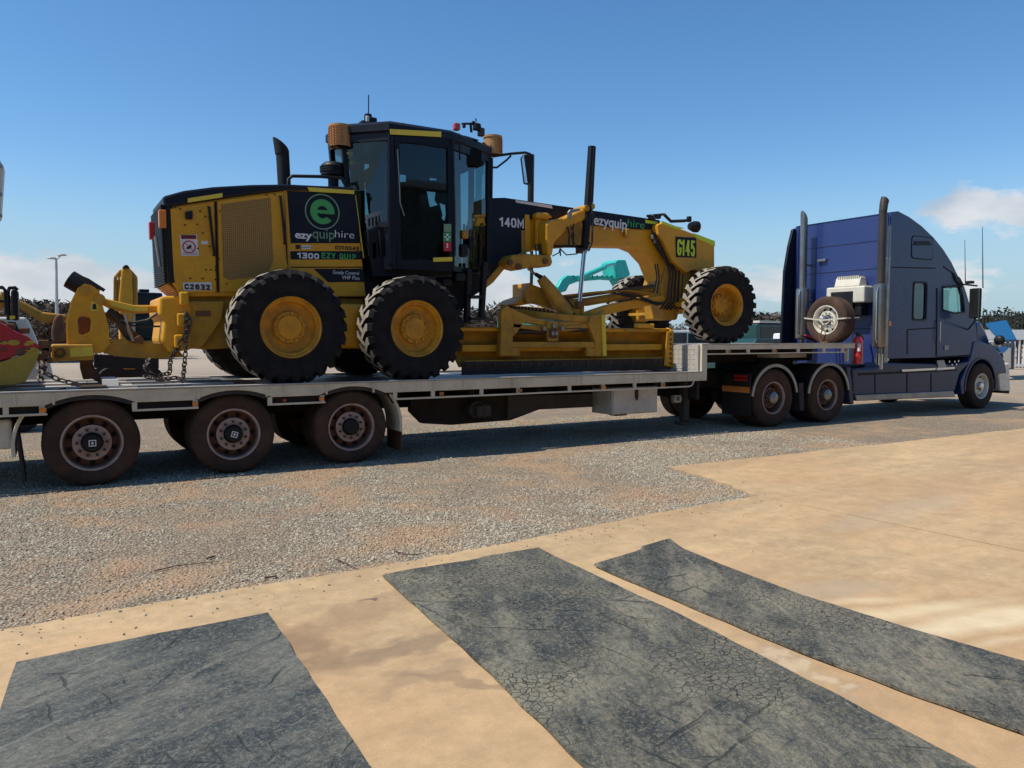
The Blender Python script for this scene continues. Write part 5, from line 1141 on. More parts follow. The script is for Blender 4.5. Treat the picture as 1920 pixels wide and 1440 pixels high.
# mirror frame, lift cylinders
rod([(921, 372), (922, 296)], .95, .022, 'mirror_post'); rod([(916, 314), (932, 314), (950, 300), (958, 292)], .95, .016, 'mirror_brace')
rod([(925, 293), (960, 288), (985, 286), (994, 289), (998, 297), (998, 320)], .95, .02, 'mirror_arm')
mp = P([(977, 296), (981, 290), (990, 290), (996, 300), (997, 340), (992, 347), (983, 345)], .80)
MB().prism(mp, .76, .84).build('mirror', 'black_metal', GR, bevel=.02); MB().prism(P([(978.5, 298), (982, 293), (986, 320), (989, 343), (984, 343)], .75), .750, .757).build('mirror_glass', 'reflector', GR)
rod([(996, 290), (995, 378)], 1.75, .055, 'far_lift_cylinder'); rod([(996, 378), (997, 500), (996, 545)], 1.7, .028, 'far_cylinder_rod', 'hose')
yl = .72
rod([(1110, 275), (1103, 380), (1096, 466)], yl, .068, 'lift_cylinder'); rod([(1114, 277), (1109, 380)], yl-.05, .03, 'cylinder_pipe'); rod([(1096, 466), (1086, 572)], yl, .036, 'cylinder_rod', 'chrome')
rod([(1104, 380), (1112, 400), (1110, 455), (1104, 470), (1098, 466)], yl-.08, .016, 'cylinder_hose', 'hose')
rod([(1076, 420), (1072, 445), (1080, 465), (1094, 468), (1106, 455)], yl-.05, .014, 'cylinder_hose', 'hose')
lump(1086, 572, yl, .06, .06, 'rod_end', 'rust')
# ---- main frame
Yf_ = 1.05; Yb_ = 1.45
fr = P([(904, 373), (945, 372), (1040, 386), (1230, 414), (1262, 428), (1300, 470), (1300, 520), (1280, 575), (1248, 575), (1240, 530), (1225, 492), (1205, 470), (1186, 462), (1085, 460), (1000, 468), (985, 472), (944, 490), (915, 522), (888, 515), (896, 430)], Yf_)
MB().prism(fr, Yf_, Yb_).build('main_frame', 'yellow', GR, bevel=.02)
dk = P([(905, 372), (945, 371), (1040, 385), (1235, 413), (1240, 431), (1190, 430), (1085, 421), (1000, 410), (988, 412), (986, 470), (944, 489), (915, 521), (890, 515), (896, 430)], Yf_-.004)
MB().prism(dk, Yf_-.03, Yf_-.001).build('frame_cover', 'navy_black', GR, bevel=.008)
br = P([(985, 470), (944, 490), (916, 520), (895, 545), (905, 545), (925, 530), (950, 500), (990, 478)], Yf_-.05); MB().prism(br, Yf_-.06, Yb_).build('frame_rib', 'bracket_yellow', GR, bevel=.02)
yt = Yf_-.031
MB().prism(P([(966, 375), (1034, 385), (1036, 391), (968, 380)], yt), yt-.004, yt).build('reflective_tape', 'sticker_white', GR)
sign('140M', 939, 424.5, 982, 407, yt, 'lettering', GR, .19, .22)
text('ezyquip', 1113, 420.5, 1175, 406.5, yt, 'lettering', GR, .02, slope=R(2.8)); text('hire', 1176, 424, 1208, 410, yt, 'letter_green', GR, 0, slope=R(2.8))
# saddle and lift arms
ya = .78
sd_ = P([(992, 400), (1001, 400), (1004, 470), (994, 472)], ya+.1); MB().prism(sd_, Yf_-.05, Yf_-.032).build('saddle_bar', 'yellow', GR, bevel=.01)
s3_ = P([(977, 432), (986, 432), (986, 475), (978, 475)], ya+.24); MB().prism(s3_, ya+.235, Yf_-.032).build('saddle_bar', 'bracket_yellow', GR, bevel=.01)
s1 = P([(1006, 410), (1030, 402), (1030, 430), (1025, 470), (1006, 470)], ya+.16); MB().prism(s1, ya+.16, Yf_-.032).build('saddle_plate', 'yellow', GR, bevel=.02)
s2_ = P([(1024, 420), (1034, 412), (1058, 408), (1090, 393), (1106, 388), (1113, 394), (1108, 408), (1086, 416), (1062, 432), (1040, 455), (1036, 480), (1028, 478), (1025, 450)], ya-.08)
MB().prism(s2_, ya-.08, ya+.16).build('lift_arm', 'yellow', GR, bevel=.03)
s4_ = P([(1040, 430), (1092, 412), (1095, 460), (1040, 465)], ya+.12); MB().prism(s4_, ya+.12, Yf_-.032).build('arm_plate', 'bracket_yellow', GR, bevel=.02)
s5_ = P([(1002, 404), (1006, 398), (1026, 400), (1034, 408), (1020, 412), (1006, 410)], ya+.14); MB().prism(s5_, ya+.1, ya+.235).build('arm_knuckle', 'yellow', GR, bevel=.02)
q = P([(1064, 398), (1068, 393), (1086, 391), (1088, 395), (1072, 400), (1070, 410), (1064, 410)], ya-.1); MB().prism(q, ya-.12, ya-.08).build('hose_clamp', 'dull_steel', GR, bevel=.01)
for i, (u, v) in enumerate(((1096, 391), (1106, 388))): p_ = at(u, v, ya-.05); MB().cyl((p_.x, ya-.12, p_.z), (p_.x, ya+.2, p_.z), .05, n=16).build('pivot_pin', 'bracket_yellow', GR)
lb = P([(950, 488), (958, 478), (985, 476), (1010, 478), (1030, 478), (1034, 492), (1030, 500), (1000, 500), (975, 506), (960, 502), (948, 494)], ya)
MB().prism(lb, ya-.05, ya+.30).build('lock_bar', 'yellow_dirt_shade', GR, bevel=.03)
for u, v in ((956, 492), (972, 500), (1022, 490)): p_ = at(u, v, ya-.06); MB().cyl((p_.x, ya-.09, p_.z), (p_.x, ya-.04, p_.z), .045, n=14).build('pivot_pin', 'rust', GR)
random.seed(5)
for i in range(9):
    u = 1003+i*4; rod([(u, 458), (u+random.uniform(-6, 6), 466), (u+random.uniform(-5, 5), 478)], ya+.05, .012, 'hydraulic_hose', 'hose')
rod([(1036, 480), (1048, 474), (1050, 466)], ya, .010, 'hydraulic_hose', 'hose'); rod([(1050, 466), (1062, 478), (1082, 476), (1084, 468)], ya, .010, 'hydraulic_hose', 'hose'); rod([(1050, 466), (1051, 480)], ya, .012, 'hydraulic_hose', 'hose')
rod([(1038, 462), (1092, 462)], ya, .022, 'manifold'); lump(1090, 470, ya, .07, .04, 'valve_block', 'rust'); rod([(1064, 425), (1068, 440), (1066, 460)], ya-.1, .016, 'hydraulic_hose', 'hose'); rod([(1070, 424), (1076, 440), (1074, 458)], ya-.1, .013, 'hydraulic_hose', 'hose')
lump(1175, 437, Yf_-.05, .04, .07, 'hose_bracket', 'bracket_yellow')
# under-cab articulation, steps
und = P([(690, 500), (850, 502), (888, 508), (905, 520), (905, 545), (880, 560), (860, 600), (700, 600), (680, 560)], .8); MB().prism(und, .8, 1.7).build('articulation_housing', 'chassis', GR, bevel=.03)
lowc = P([(686, 432), (735, 410), (735, 500), (848, 501), (850, 520), (700, 520)], .62); MB().prism(lowc, .62, 1.88).build('cab_base', 'cab_frame', GR, bevel=.02)
for (u, v), (u2, v2) in (((878, 505), (875, 606)), ((908, 492), (902, 600))):
    a, b = at(u, v, .62), at(u2, v2, .62); MB().bar(a, b, .10, .07, up=(0, 1, 0)).build('step_post', 'black_metal', GR, bevel=.01)
for v in (557, 598): a, b = at(876, v, .62), at(903, v, .62); MB().bar(a, b, .04, .25).build('step_tread', 'black_metal', GR)
random.seed(9)
for u, v, sx, sz, mt in ((720, 440, .05, .10, 'cab_frame'), (700, 470, .04, .12, 'black_metal'), (870, 440, .05, .06, 'yellow_dirt_shade'), (868, 470, .06, .09, 'black_metal'), (882, 455, .05, .08, 'cab_frame'), (860, 520, .08, .06, 'black_metal'), (835, 530, .07, .05, 'cab_frame'), (740, 540, .12, .08, 'chassis_grey'), (800, 525, .1, .06, 'black_metal')): lump(u, v, .66, sx, sz, 'control_box', mt)
ac = P([(684, 404), (727, 390), (729, 420), (688, 430)], .66); MB().prism(ac, .655, .67).build('rear_vent', 'dull_steel', GR)
for i in range(6): u = 690+i*6.5; MB().prism(P([(u, 410-i*2), (u+3.5, 409-i*2), (u+4, 424-i), (u+.5, 425-i)], .66), .650, .6545).build('vent_slot', 'cab_frame', GR)
rod([(690, 432), (692, 480)], .62, .014, 'hydraulic_hose'); rod([(712, 432), (714, 480)], .6, .018, 'grab_handle')
for i in range(7): u = 870+i*5; rod([(u, 420+i*3), (u+random.uniform(-4, 4), 455), (u+random.uniform(-6, 6), 500)], .85, .016, 'hydraulic_hose', 'hose')
# ---- front box, axle
fb = P([(1233, 421), (1245, 416), (1260, 422), (1296, 436), (1340, 453), (1340, 510), (1300, 506), (1287, 512), (1262, 490), (1244, 452), (1235, 440)], .88)
MB().prism(fb, .88, 1.62).build('front_bolster', 'yellow', GR, bevel=.02)
MB().prism(P([(1300, 437), (1340, 452), (1340, 462), (1304, 446)], .877), .870, .8785).build('reflective_tape', 'lime', GR); MB().prism(P([(1210, 412), (1232, 416), (1232, 421), (1210, 418)], yt), yt-.006, yt).build('reflective_tape', 'lime', GR)
MB().prism(P([(1240, 414), (1266, 424), (1284, 428), (1268, 430), (1242, 420)], .877), .870, .8785).build('reflective_tape', 'lime', GR)
MB().prism(P([(1266.5, 444), (1305, 446), (1305, 483), (1267.5, 482)], .877), .868, .8785).build('fleet_plate', 'navy_black', GR); sign('G145', 1269.5, 478.5, 1302.5, 448.5, .866, 'lime', GR, .145, .26)
legs = P([(1255, 480), (1285, 505), (1300, 510), (1300, 545), (1280, 560), (1270, 600), (1245, 600), (1238, 540)], 1.0); MB().prism(legs, 1.0, 1.5).build('front_leg', 'yellow_dirt_shade', GR, bevel=.03)
MB().prism(P([(1298, 505), (1312, 507), (1300, 560), (1278, 580)], 1.0), .95, 1.55).build('front_hood_side', 'rust', GR, bevel=.02)
MB().cyl((9.75, .5, fz_-.02), (9.65, 2.3, fz_-.02), .11, n=14).build('front_axle', 'yellow', GR); MB().bar((9.55, .45, fz_+.10), (9.5, 2.35, fz_+.10), .05, .05).build('lean_bar', 'yellow', GR)
MB().bar((9.45, .5, fz_-.12), (9.42, 2.3, fz_-.12), .05, .06).build('tie_rod', 'bracket_yellow', GR)
for y in (.62, 2.12): MB().box(9.55, 9.85, y, y+.14, fz_-.25, fz_+.22).build('kingpin_housing', 'bracket_yellow', GR, bevel=.04)
MB().cyl((9.45, .75, fz_+.02), (9.5, 1.6, fz_+.04), .045, n=10).build('steering_cylinder', 'yellow', GR)
for i in range(6):
    u = 1252+i*6; rod([(1222+i*5, 432+i*3), (1240+i*4, 470), (u+4, 510), (u, 560+i*3), (u-14, 580)], .93+.02*i, .018, 'hydraulic_hose', 'hose')
rod([(1228, 495), (1232, 520), (1226, 548)], .98, .014, 'hydraulic_hose', 'hose'); rod([(1233, 495), (1236, 520), (1232, 550)], .98, .014, 'hydraulic_hose', 'hose')
rod([(1222, 446), (1235, 470), (1262, 505)], .98, .022, 'hydraulic_hose', 'hose')
for u, v in ((1224, 445), (1228, 452)): lump(u, v, .97, .035, .035, 'hose_union', 'dull_steel')
rod([(1245, 402), (1258, 415), (1285, 414), (1292, 410)], .95, .028, 'lamp_arm'); lump(1292, 411, .95, .035, .05, 'lamp_bracket')
for k, y in enumerate((.95, 1.55)):
    p_ = at(1299, 425, y); MB().tube([p_+Vector((-.08, 0, 0)), p_+Vector((.02, -.01, 0)), p_+Vector((.09, -.02, 0))], [.06, .10, .10], 16).build('head_lamp', 'black_metal', GR, smooth=60)
    MB().cyl(p_+Vector((.088, -.02, 0)), p_+Vector((.10, -.02, 0)), .085, n=16).build('lamp_lens', 'reflector', GR)
rod([(1213, 405), (1245, 402)], 1.0, .022, 'lamp_bar'); lump(1222, 408, 1.0, .05, .035, 'work_lamp'); lump(1234, 406, 1.0, .04, .04, 'work_lamp'); rod([(1223, 403), (1229, 412)], .96, .012, 'lamp_bracket', 'dull_steel')
# ---- drawbar, circle, blade
yd = .95
db = P([(1085, 590), (1140, 572), (1190, 562), (1245, 553), (1250, 568), (1190, 578), (1140, 590), (1095, 612)], yd); MB().prism(db, yd, yd+.14).build('drawbar_beam', 'yellow', GR, bevel=.02)
bend2 = [at(1045, 570, 1.2), at(1100, 566, 1.15), at(1160, 556, 1.1), at(1222, 545, 1.1)]
MB().tube(bend2, .07, 12).build('drawbar_tube', 'bracket_yellow', GR, smooth=60); rod([(1048, 560), (1110, 552), (1170, 543), (1225, 536)], 1.0, .03, 'hydraulic_pipe', 'soot'); rod([(1055, 555), (1120, 548), (1180, 545), (1232, 552)], .98, .018, 'hydraulic_pipe', 'yellow_dirt_shade')
rod([(1165, 550), (1200, 556), (1225, 567), (1245, 570)], .92, .02, 'hydraulic_hose', 'hose'); rod([(1150, 549), (1205, 563), (1232, 572), (1250, 566)], .9, .016, 'hydraulic_hose', 'hose'); p_ = at(1240, 558, 1.2); MB().sphere(p_, .16, 18, 12).build('drawbar_ball', 'soot', GR, smooth=60)
sh = P([(985, 545), (996, 532), (1030, 545), (1075, 560), (1085, 590), (1050, 585), (1010, 570), (988, 568)], 1.1); MB().prism(sh, 1.1, 1.25).build('drawbar_plate', 'bracket_yellow', GR, bevel=.02)
yb = P([(978, 531), (1000, 545), (998, 560), (985, 570), (960, 574), (945, 572), (960, 562), (978, 556)], 1.45); MB().prism(yb, 1.2, 1.75).build('drawbar_end', 'yellow', GR, bevel=.02)
rod([(990, 503), (1013, 522)], 1.0, .022, 'shift_rod', 'dull_steel'); rod([(1004, 514), (1016, 520)], .98, .03, 'rod_end'); 
a, b = at(1014, 521, 1.0), at(1066, 592, .85); MB().tube([a, a.lerp(b, .35), b], [.075, .11, .13], 14).build('shift_cylinder', 'bracket_yellow', GR, smooth=50)
for u in (1060, 1068, 1074): rod([(u-12, 558), (u, 575), (u-3, 600)], .82, .013, 'hydraulic_hose', 'hose')
lump(1080, 588, .8, .05, .16, 'slide_bracket', 'bracket_yellow'); lump(1091, 585, .82, .03, .14, 'slide_bracket', 'yellow')
# circle ring, tilted towards the camera side
cc = at(1034, 588, 1.45); rc = .86
ring = MB(); rg = []
for i in range(73):
    t = 2*PI*i/72; rg.append([(rc*s_*math.cos(t), rc*s_*math.sin(t), z_) for s_, z_ in ((.88, -.05), (1, -.05), (1, .05), (.88, .05))])
ring.ring_strip(rg, True, False); tl = Matrix.Rotation(R(7), 4, 'X') @ Matrix.Rotation(R(2), 4, 'Y')
ring.v = [tuple(cc+(tl @ Vector(v))) for v in ring.v]; ring.build('circle_ring', 'bracket_yellow', GR, bevel=.01)
tee = MB()
for i in range(64):
    t = 2*PI*i/64; p = Vector((rc*.85*math.cos(t), rc*.85*math.sin(t), 0)); q = tl @ p; tee.box(cc.x+q.x-.02, cc.x+q.x+.02, cc.y+q.y-.02, cc.y+q.y+.02, cc.z+q.z-.045, cc.z+q.z+.045)
tee.build('circle_teeth', 'chassis', GR)['kind'] = 'stuff'
ra = P([(945, 570), (968, 582), (1000, 595), (1040, 603), (1090, 603), (1120, 592), (1135, 580), (1136, 592), (1120, 603), (1085, 612), (1035, 613), (990, 606), (960, 598), (943, 590)], .62)
MB().prism(ra, .62, .74).build('circle_front', 'bracket_yellow', GR, bevel=.015)
# blade arms
arm1 = P([(940, 582), (952, 572), (962, 590), (962, 640), (958, 668), (938, 668), (940, 620)], .56); MB().prism(arm1, .56, .68).build('blade_arm', 'yellow_dirt_shade', GR, bevel=.015)
wj = P([(958, 590), (985, 600), (968, 625), (960, 632)], .6); MB().prism(wj, .6, .63).build('arm_gusset', 'yellow_dirt_shade', GR)
arm2 = P([(1108, 592), (1134, 588), (1136, 668), (1118, 668), (1116, 640), (1104, 610)], .56); MB().prism(arm2, .56, .68).build('blade_arm', 'yellow_dirt_shade', GR, bevel=.015)
MB().prism(P([(1128, 590), (1135, 590), (1137, 667), (1131, 667)], .54), .535, .56).build('arm_edge', 'tape_yellow', GR)
MB().prism(P([(955, 641), (1118, 641), (1118, 652), (955, 652)], .58), .58, .66).build('slide_rail', 'yellow_dirt_shade', GR, bevel=.01)
MB().prism(P([(958, 652), (975, 652), (975, 668), (958, 668)], .57), .57, .66).build('rail_foot', 'yellow_dirt_shade', GR, bevel=.01); MB().prism(P([(1100, 652), (1118, 652), (1118, 668), (1100, 668)], .57), .57, .66).build('rail_foot', 'yellow_dirt_shade', GR, bevel=.01)
MB().prism(P([(962, 606), (1010, 610), (1060, 612), (1104, 606), (1104, 616), (1060, 622), (1010, 620), (962, 614)], .60), .60, .72).build('tilt_bar', 'yellow_dirt_shade', GR, bevel=.01)
for pr, mt in (([(1028, 602), (1048, 602), (1050, 640), (1030, 640)], 'bracket_yellow'), ([(1030, 616), (1047, 616), (1046, 634), (1032, 634)], 'rust')): MB().prism(P(pr, .55), .55 if mt == 'rust' else .58, .66).build('tilt_link', mt, GR, bevel=.015)
for u, v in ((1038, 611), (1036, 625), (1043, 625), (1020, 616), (1054, 616)): p_ = at(u, v, .54); MB().cyl((p_.x, .52, p_.z), (p_.x, .58, p_.z), .03, n=12).build('pivot_pin', 'dull_steel', GR)
rod([(1052, 617), (1098, 617)], .64, .045, 'side_shift_cylinder', 'soot'); rod([(966, 622), (1026, 622)], .66, .04, 'side_shift_rod', 'soot')
# moldboard: curved sheet running lengthwise
bx0, bx1 = at(866, 650, .62).x, at(1258, 650, .62).x
prof_b = [(.66, 1.71), (.74, 1.70), (.84, 1.62), (.88, 1.50), (.87, 1.36), (.80, 1.24), (.70, 1.15)]
MB().ring_strip([[(x, y, z) for y, z in prof_b]+[(x, y+.03, z-.01) for y, z in prof_b[::-1]] for x in (bx0, bx1)]).build('moldboard', 'yellow_dirt_shade', GR, smooth=40)  # darker yellow puts the blade's shade into its colour
MB().box(bx0, bx1, .68, .74, 1.66, 1.72).build('moldboard_top_rail', 'yellow', GR, bevel=.01); MB().box(bx0+.05, bx1-.12, .70, .80, 1.36, 1.46).build('moldboard_rail', 'yellow', GR, bevel=.01)
MB().box(bx0+.05, bx1-.12, .64, .72, 1.20, 1.24).build('moldboard_lower_rail', 'yellow_dirt_shade', GR, bevel=.01)
MB().prism([(bx0, 1.22), (bx1, 1.22), (bx1, 1.03), (bx0, 1.03)], .62, .64).build('cutting_edge', 'worn_steel', GR, bevel=.004)
for i in range(26):
    x_ = bx0+.08+i*(bx1-bx0-.16)/25; MB().cyl((x_, .62, 1.17), (x_, .603, 1.17), .02, n=8).build('edge_bolt', 'rust', GR)
eb = [(.56, 1.06), (.60, 1.40), (.64, 1.70), (.74, 1.74), (.92, 1.66), (.95, 1.45), (.90, 1.2), (.75, 1.04)]
MB().ring_strip([[(x, y, z) for y, z in eb] for x in (bx1, bx1+.035)]).build('end_plate', 'yellow', GR, bevel=.006)
for i in range(6): z_ = 1.14+i*.09; MB().cyl((bx1-.001, .63, z_), (bx1-.014, .63, z_), .022, n=8).cyl((bx1+.034, .66, z_), (bx1+.045, .66, z_), .022, n=8).build('end_bolt', 'rust', GR)
MB().prism([(bx1-.16, 1.10), (bx1+.03, 1.06), (bx1+.035, 1.70), (bx1-.10, 1.66)], .60, .62).build('end_bit', 'yellow', GR, bevel=.005)
for i in range(7): z_ = 1.14+i*.08; MB().cyl((bx1-.03, .60, z_), (bx1-.03, .585, z_), .02, n=8).build('end_bolt', 'rust', GR)
MB().box(bx1-.75, bx1-.38, .60, .70, 1.72, 1.80).build('stop_block', 'yellow', GR, bevel=.02); MB().box(bx1-.95, bx1-.2, .66, .72, 1.66, 1.715).build('moldboard_pad', 'bracket_yellow', GR, bevel=.01)
# front scarifier-like beam seen beyond the blade
fa0, fa1 = at(868, 625, 1.6).x, at(945, 625, 1.6).x
MB().box(fa0-.3, fa1, 1.6, 1.75, at(900, 630, 1.6).z, at(900, 620, 1.6).z).build('far_beam', 'yellow', GR, bevel=.02)
# ---- ripper at the tail
yr = .85
rp = P([(127, 640), (126, 600), (136, 560), (146, 540), (158, 532), (172, 535), (186, 545), (192, 570), (203, 610), (206, 645), (190, 662), (130, 665)], yr)
hole = P([(145, 600), (152, 590), (165, 589), (171, 600), (170, 620), (160, 629), (147, 625)], yr)
plate('ripper_plate', [rp, hole], yr, yr+.06, 'yellow', GR); plate('ripper_plate', [rp, hole], 1.6, 1.66, 'yellow', GR)
MB().prism(P([(145, 595), (171, 595), (170, 625), (148, 625)], yr+.3), yr+.3, yr+.34).build('ripper_web', 'rust', GR)
MB().prism(P([(96, 646), (176, 645), (176, 675), (96, 678)], yr-.08), yr-.08, 1.75).build('ripper_beam', 'yellow_dirt_shade', GR, bevel=.02)
MB().prism(P([(131, 653), (174, 650), (174, 667), (131, 670)], yr-.085), yr-.092, yr-.083).build('reflective_tape', 'tape_yellow', GR)
p_ = at(113, 662, yr-.1); plate('ripper_eye', [circle(p_.x, p_.z, .055, 20), circle(p_.x, p_.z, .035, 20)], yr-.11, yr-.082, 'rust', GR)
MB().prism(P([(170, 565), (184, 565), (184, 583), (170, 583)], yr), yr-.005, yr-.001).build('warning_label', 'tape_yellow', GR); MB().prism(P([(174, 570), (180, 570), (181, 580), (173, 580)], yr), yr-.008, yr-.0055).build('warning_mark', 'letter_dark', GR)
tl_ = P([(180, 552), (200, 560), (250, 572), (290, 572), (318, 560), (328, 562), (332, 574), (318, 580), (290, 586), (250, 588), (205, 578), (186, 568)], yr+.1); MB().prism(tl_, yr+.1, yr+.22).build('ripper_link', 'yellow', GR, bevel=.02)
MB().prism(P([(207, 564), (250, 574), (277, 576), (277, 584), (250, 584), (207, 573)], yr+.098), yr+.088, yr+.0985).build('reflective_tape', 'tape_yellow', GR)
for u, v in ((316, 569), (186, 561), (158, 545)): p_ = at(u, v, yr+.05); MB().cyl((p_.x, yr-.02, p_.z), (p_.x, yr+.3, p_.z), .06, n=18).build('pivot_pin', 'bracket_yellow', GR)
ll = P([(190, 632), (230, 636), (280, 643), (330, 650), (345, 668), (320, 672), (270, 672), (215, 668), (190, 660)], yr+.05); MB().prism(ll, yr+.05, yr+.2).build('ripper_arm', 'yellow_dirt_shade', GR, bevel=.02)
a, b = at(130, 523, 1.3), at(180, 552, 1.25); MB().tube([a, b], .11, 14).build('ripper_cylinder', 'black_metal', GR); MB().tube([at(146, 517, 1.1), at(165, 525, 1.1), at(196, 545, 1.1)], .02).build('hydraulic_hose', 'hose', GR)
rod([(200, 585), (225, 600), (240, 625), (252, 635)], yr+.15, .07, 'ripper_lift_cylinder', 'soot'); rod([(222, 600), (244, 606), (276, 600), (300, 584)], yr, .014, 'hydraulic_hose', 'hose'); rod([(235, 590), (242, 620), (250, 640)], yr, .02, 'hydraulic_hose', 'dull_steel')
rod([(210, 580), (230, 608), (262, 612), (300, 612)], yr, .012, 'hydraulic_hose', 'hose')
sk_ = P([(150, 672), (168, 672), (172, 690), (186, 706), (195, 719), (186, 718), (172, 710), (156, 712), (150, 690)], yr+.1); MB().prism(sk_, yr+.1, yr+.18).build('ripper_shank', 'rust', GR, bevel=.01)
MB().prism(P([(240, 641), (262, 628), (270, 636), (268, 645)], yr), yr, yr+.1).build('arm_boss', 'rust', GR, bevel=.01)
for u, v in ((345, 560), (340, 600), (335, 640)): lump(u, v, Yh-.06, .05, .08, 'mount_lug', 'yellow')
for i, y in enumerate((1.1, 1.4)):
    q = [(x+.03, z) for x, z in sk_]; MB().prism(q, y, y+.08).build('ripper_shank', 'rust', GR, bevel=.01)

# ---- tie-down chains
def chain(pts, label, ln=.085, r=.010, mt='black_metal'):
    o = MB().links(pts, ln, r).build('tie_chain', mt); return tag(o, label, 'chain', 'tie down chains round the grader')
mat('chain_steel', (.10, .085, .075), .5, .7, dirt=(.12, .07, .045), amt=.6)
chain([at(347, 585, .66), at(356, 600, .64), at(352, 625, .64), at(335, 648, .66), at(325, 665, .7)], 'rusty chain looped over the ripper mount beside the big rear tyre', mt='chain_steel', r=.013, ln=.1)
chain([at(349, 590, .62), at(349, 640, .6), at(346, 680, .5), at(343, 716, .3)], 'chain hanging straight down beside the ripper mount to the deck', mt='chain_steel')
chain([at(320, 668, .6), at(318, 700, .5), at(290, 706, .4), at(272, 690, .4), at(280, 672, .6)], 'dark chain heap below the ripper arm', mt='chain_steel')
chain([at(272, 705, .35), at(300, 712, .3), at(330, 708, .35), at(343, 712, .3)], 'chain lying along the deck towards the rear tyre', mt='chain_steel')
chain([at(75, 680, .3), at(76, 715, .1)], 'short hanging chain left of the ripper, nearest the red bucket', mt='chain_steel', ln=.1, r=.013); chain([at(84, 682, .35), at(86, 700, .2), at(110, 712, .2), at(150, 722, .2)], 'loose chain trailing from the red bucket towards the ripper foot', mt='chain_steel')
MBp = MB().box(at(150, 718, .4).x, at(200, 718, .4).x, .3, .9, DZ+.02, DZ+.035); tag(MBp.build('skid_plate', 'worn_steel'), 'flat rusty plate under the ripper foot', 'plate')
t_ = MB().ring_strip([[(x, y, z) for y, z in ((.55, DZ+.02), (.6, DZ+.09), (1.1, DZ+.10), (1.15, DZ+.02))] for x in (at(190, 700, .8).x, at(219, 700, .8).x)]); tag(t_.build('wheel_chock', 'deck_white'), 'pale steel chock plate on the deck beside the ripper foot', 'chock')

# ---- red and yellow bucket on the tail of the trailer
BK = empty('loader_bucket', (-.5, 1.0, DZ), 'dented red and yellow bucket cut off at the left edge of the deck', 'bucket')
red = P([(-160, 566), (0, 604), (30, 622), (50, 630), (77, 652), (0, 677), (-160, 700)], .45)
MB().prism(red, .45, .80).build('bucket_top', 'red_paint', BK, bevel=.01)
yel = P([(-160, 702), (0, 679), (76, 655), (66, 684), (48, 716), (28, 722), (-160, 728)], .43)
MB().prism(yel, .43, .82).build('bucket_bottom', 'mustard', BK, bevel=.01)
MB().prism([(x-.25, z) for x, z in yel], .82, 2.2).build('bucket_shell', 'mustard', BK)
MB().prism([(x-.3, z-.05) for x, z in red], .80, 2.2).build('bucket_shell', 'red_paint', BK)
random.seed(4)
for i in range(14):
    u, v = random.uniform(-10, 66), random.uniform(640, 668); p = at(u, v, .42); r_ = random.uniform(.012, .035); MB().sphere((p.x, .45, p.z), (r_*1.6, .01, r_), 8, 5).build('dent_mark', 'rust' if i % 2 else 'mustard', BK)
for u, v, sx, sz in ((82, 648, .05, .06), (86, 660, .04, .05), (80, 672, .05, .04), (90, 676, .04, .03), (92, 655, .03, .03), (20, 612, .04, .03), (45, 620, .05, .03)):
    p = at(u, v, .5); MB().box(p.x-sx, p.x+sx, .5, .7, p.z-sz, p.z+sz).build('bucket_hook', 'rust', BK, bevel=.01)
# ================================================================ BEYOND THE TRAILER
# ---- perimeter fence
fa = R(-31)
FN = empty('perimeter_fence', (26.7, 20, 0), 'long pale sheet fence crossing the yard behind the grader and truck', 'fence')
mb = MB()
for k in range(20): mb.box(k*.15, k*.15+.11, 0, .03, .05, 2.0)
mb.box(0, 3, .031, .045, .05, 1.98)
s0 = mb.build('fence_panel', 'fence_sheet', FN, origin=(0, 0, 0)); p0 = MB().box(-.05, .05, .05, .15, 0, 2.1).build('fence_post', 'galv', FN, origin=(0, 0, 0))
for i in range(8):
    for o in (s0, p0):
        c = o if i == 0 else o.copy()
        if i: COL.objects.link(c)
        c.location = (-9+i*3.0, 0, 0)
FN.rotation_euler = (0, 0, fa)
GT = empty('white_gate', (26.7, 20, 0), 'white barred gate beyond the nose of the blue truck', 'gate')
g0 = MB().box(-.03, .03, 0, .05, .27, 1.5).build('gate_bar', 'white_paint', GT, origin=(0, 0, 0))
for i in range(50):
    o = g0 if i == 0 else g0.copy()
    if i: COL.objects.link(o)
    o.location = (15.5+i*.24, 0, 0)
for x0, x1, z0, z1 in ((15.3, 27.5, .15, .27), (15.3, 27.5, 1.5, 2.0), (15.1, 15.28, 0, 2.1), (19.3, 19.45, .28, 1.49)):
    o = MB().box(x0, x1, -.02, .07, z0, z1).build('gate_rail', 'white_paint', GT); o.location = Vector(o.location)+Vector(GT.location)
GT.rotation_euler = (0, 0, fa)
PK = empty('picket_fence', (27.5, 22, 0), 'tall dark steel picket fence rising behind the white gate', 'fence')
pk0 = MB().box(-.03, .03, 0, .03, 0, 3.0).build('picket', 'fence_dark', PK, origin=(0, 0, 0))
for i in range(110):
    o = pk0 if i == 0 else pk0.copy()
    if i: COL.objects.link(o)
    o.location = (10+i*.19, (i % 3)*.01, 0)
for z in (.5, 2.7):
    o = MB().box(10, 31, .05, .09, z, z+.06).build('fence_rail', 'fence_dark', PK); o.location = Vector(o.location)+Vector(PK.location)
PK.rotation_euler = (0, 0, fa)
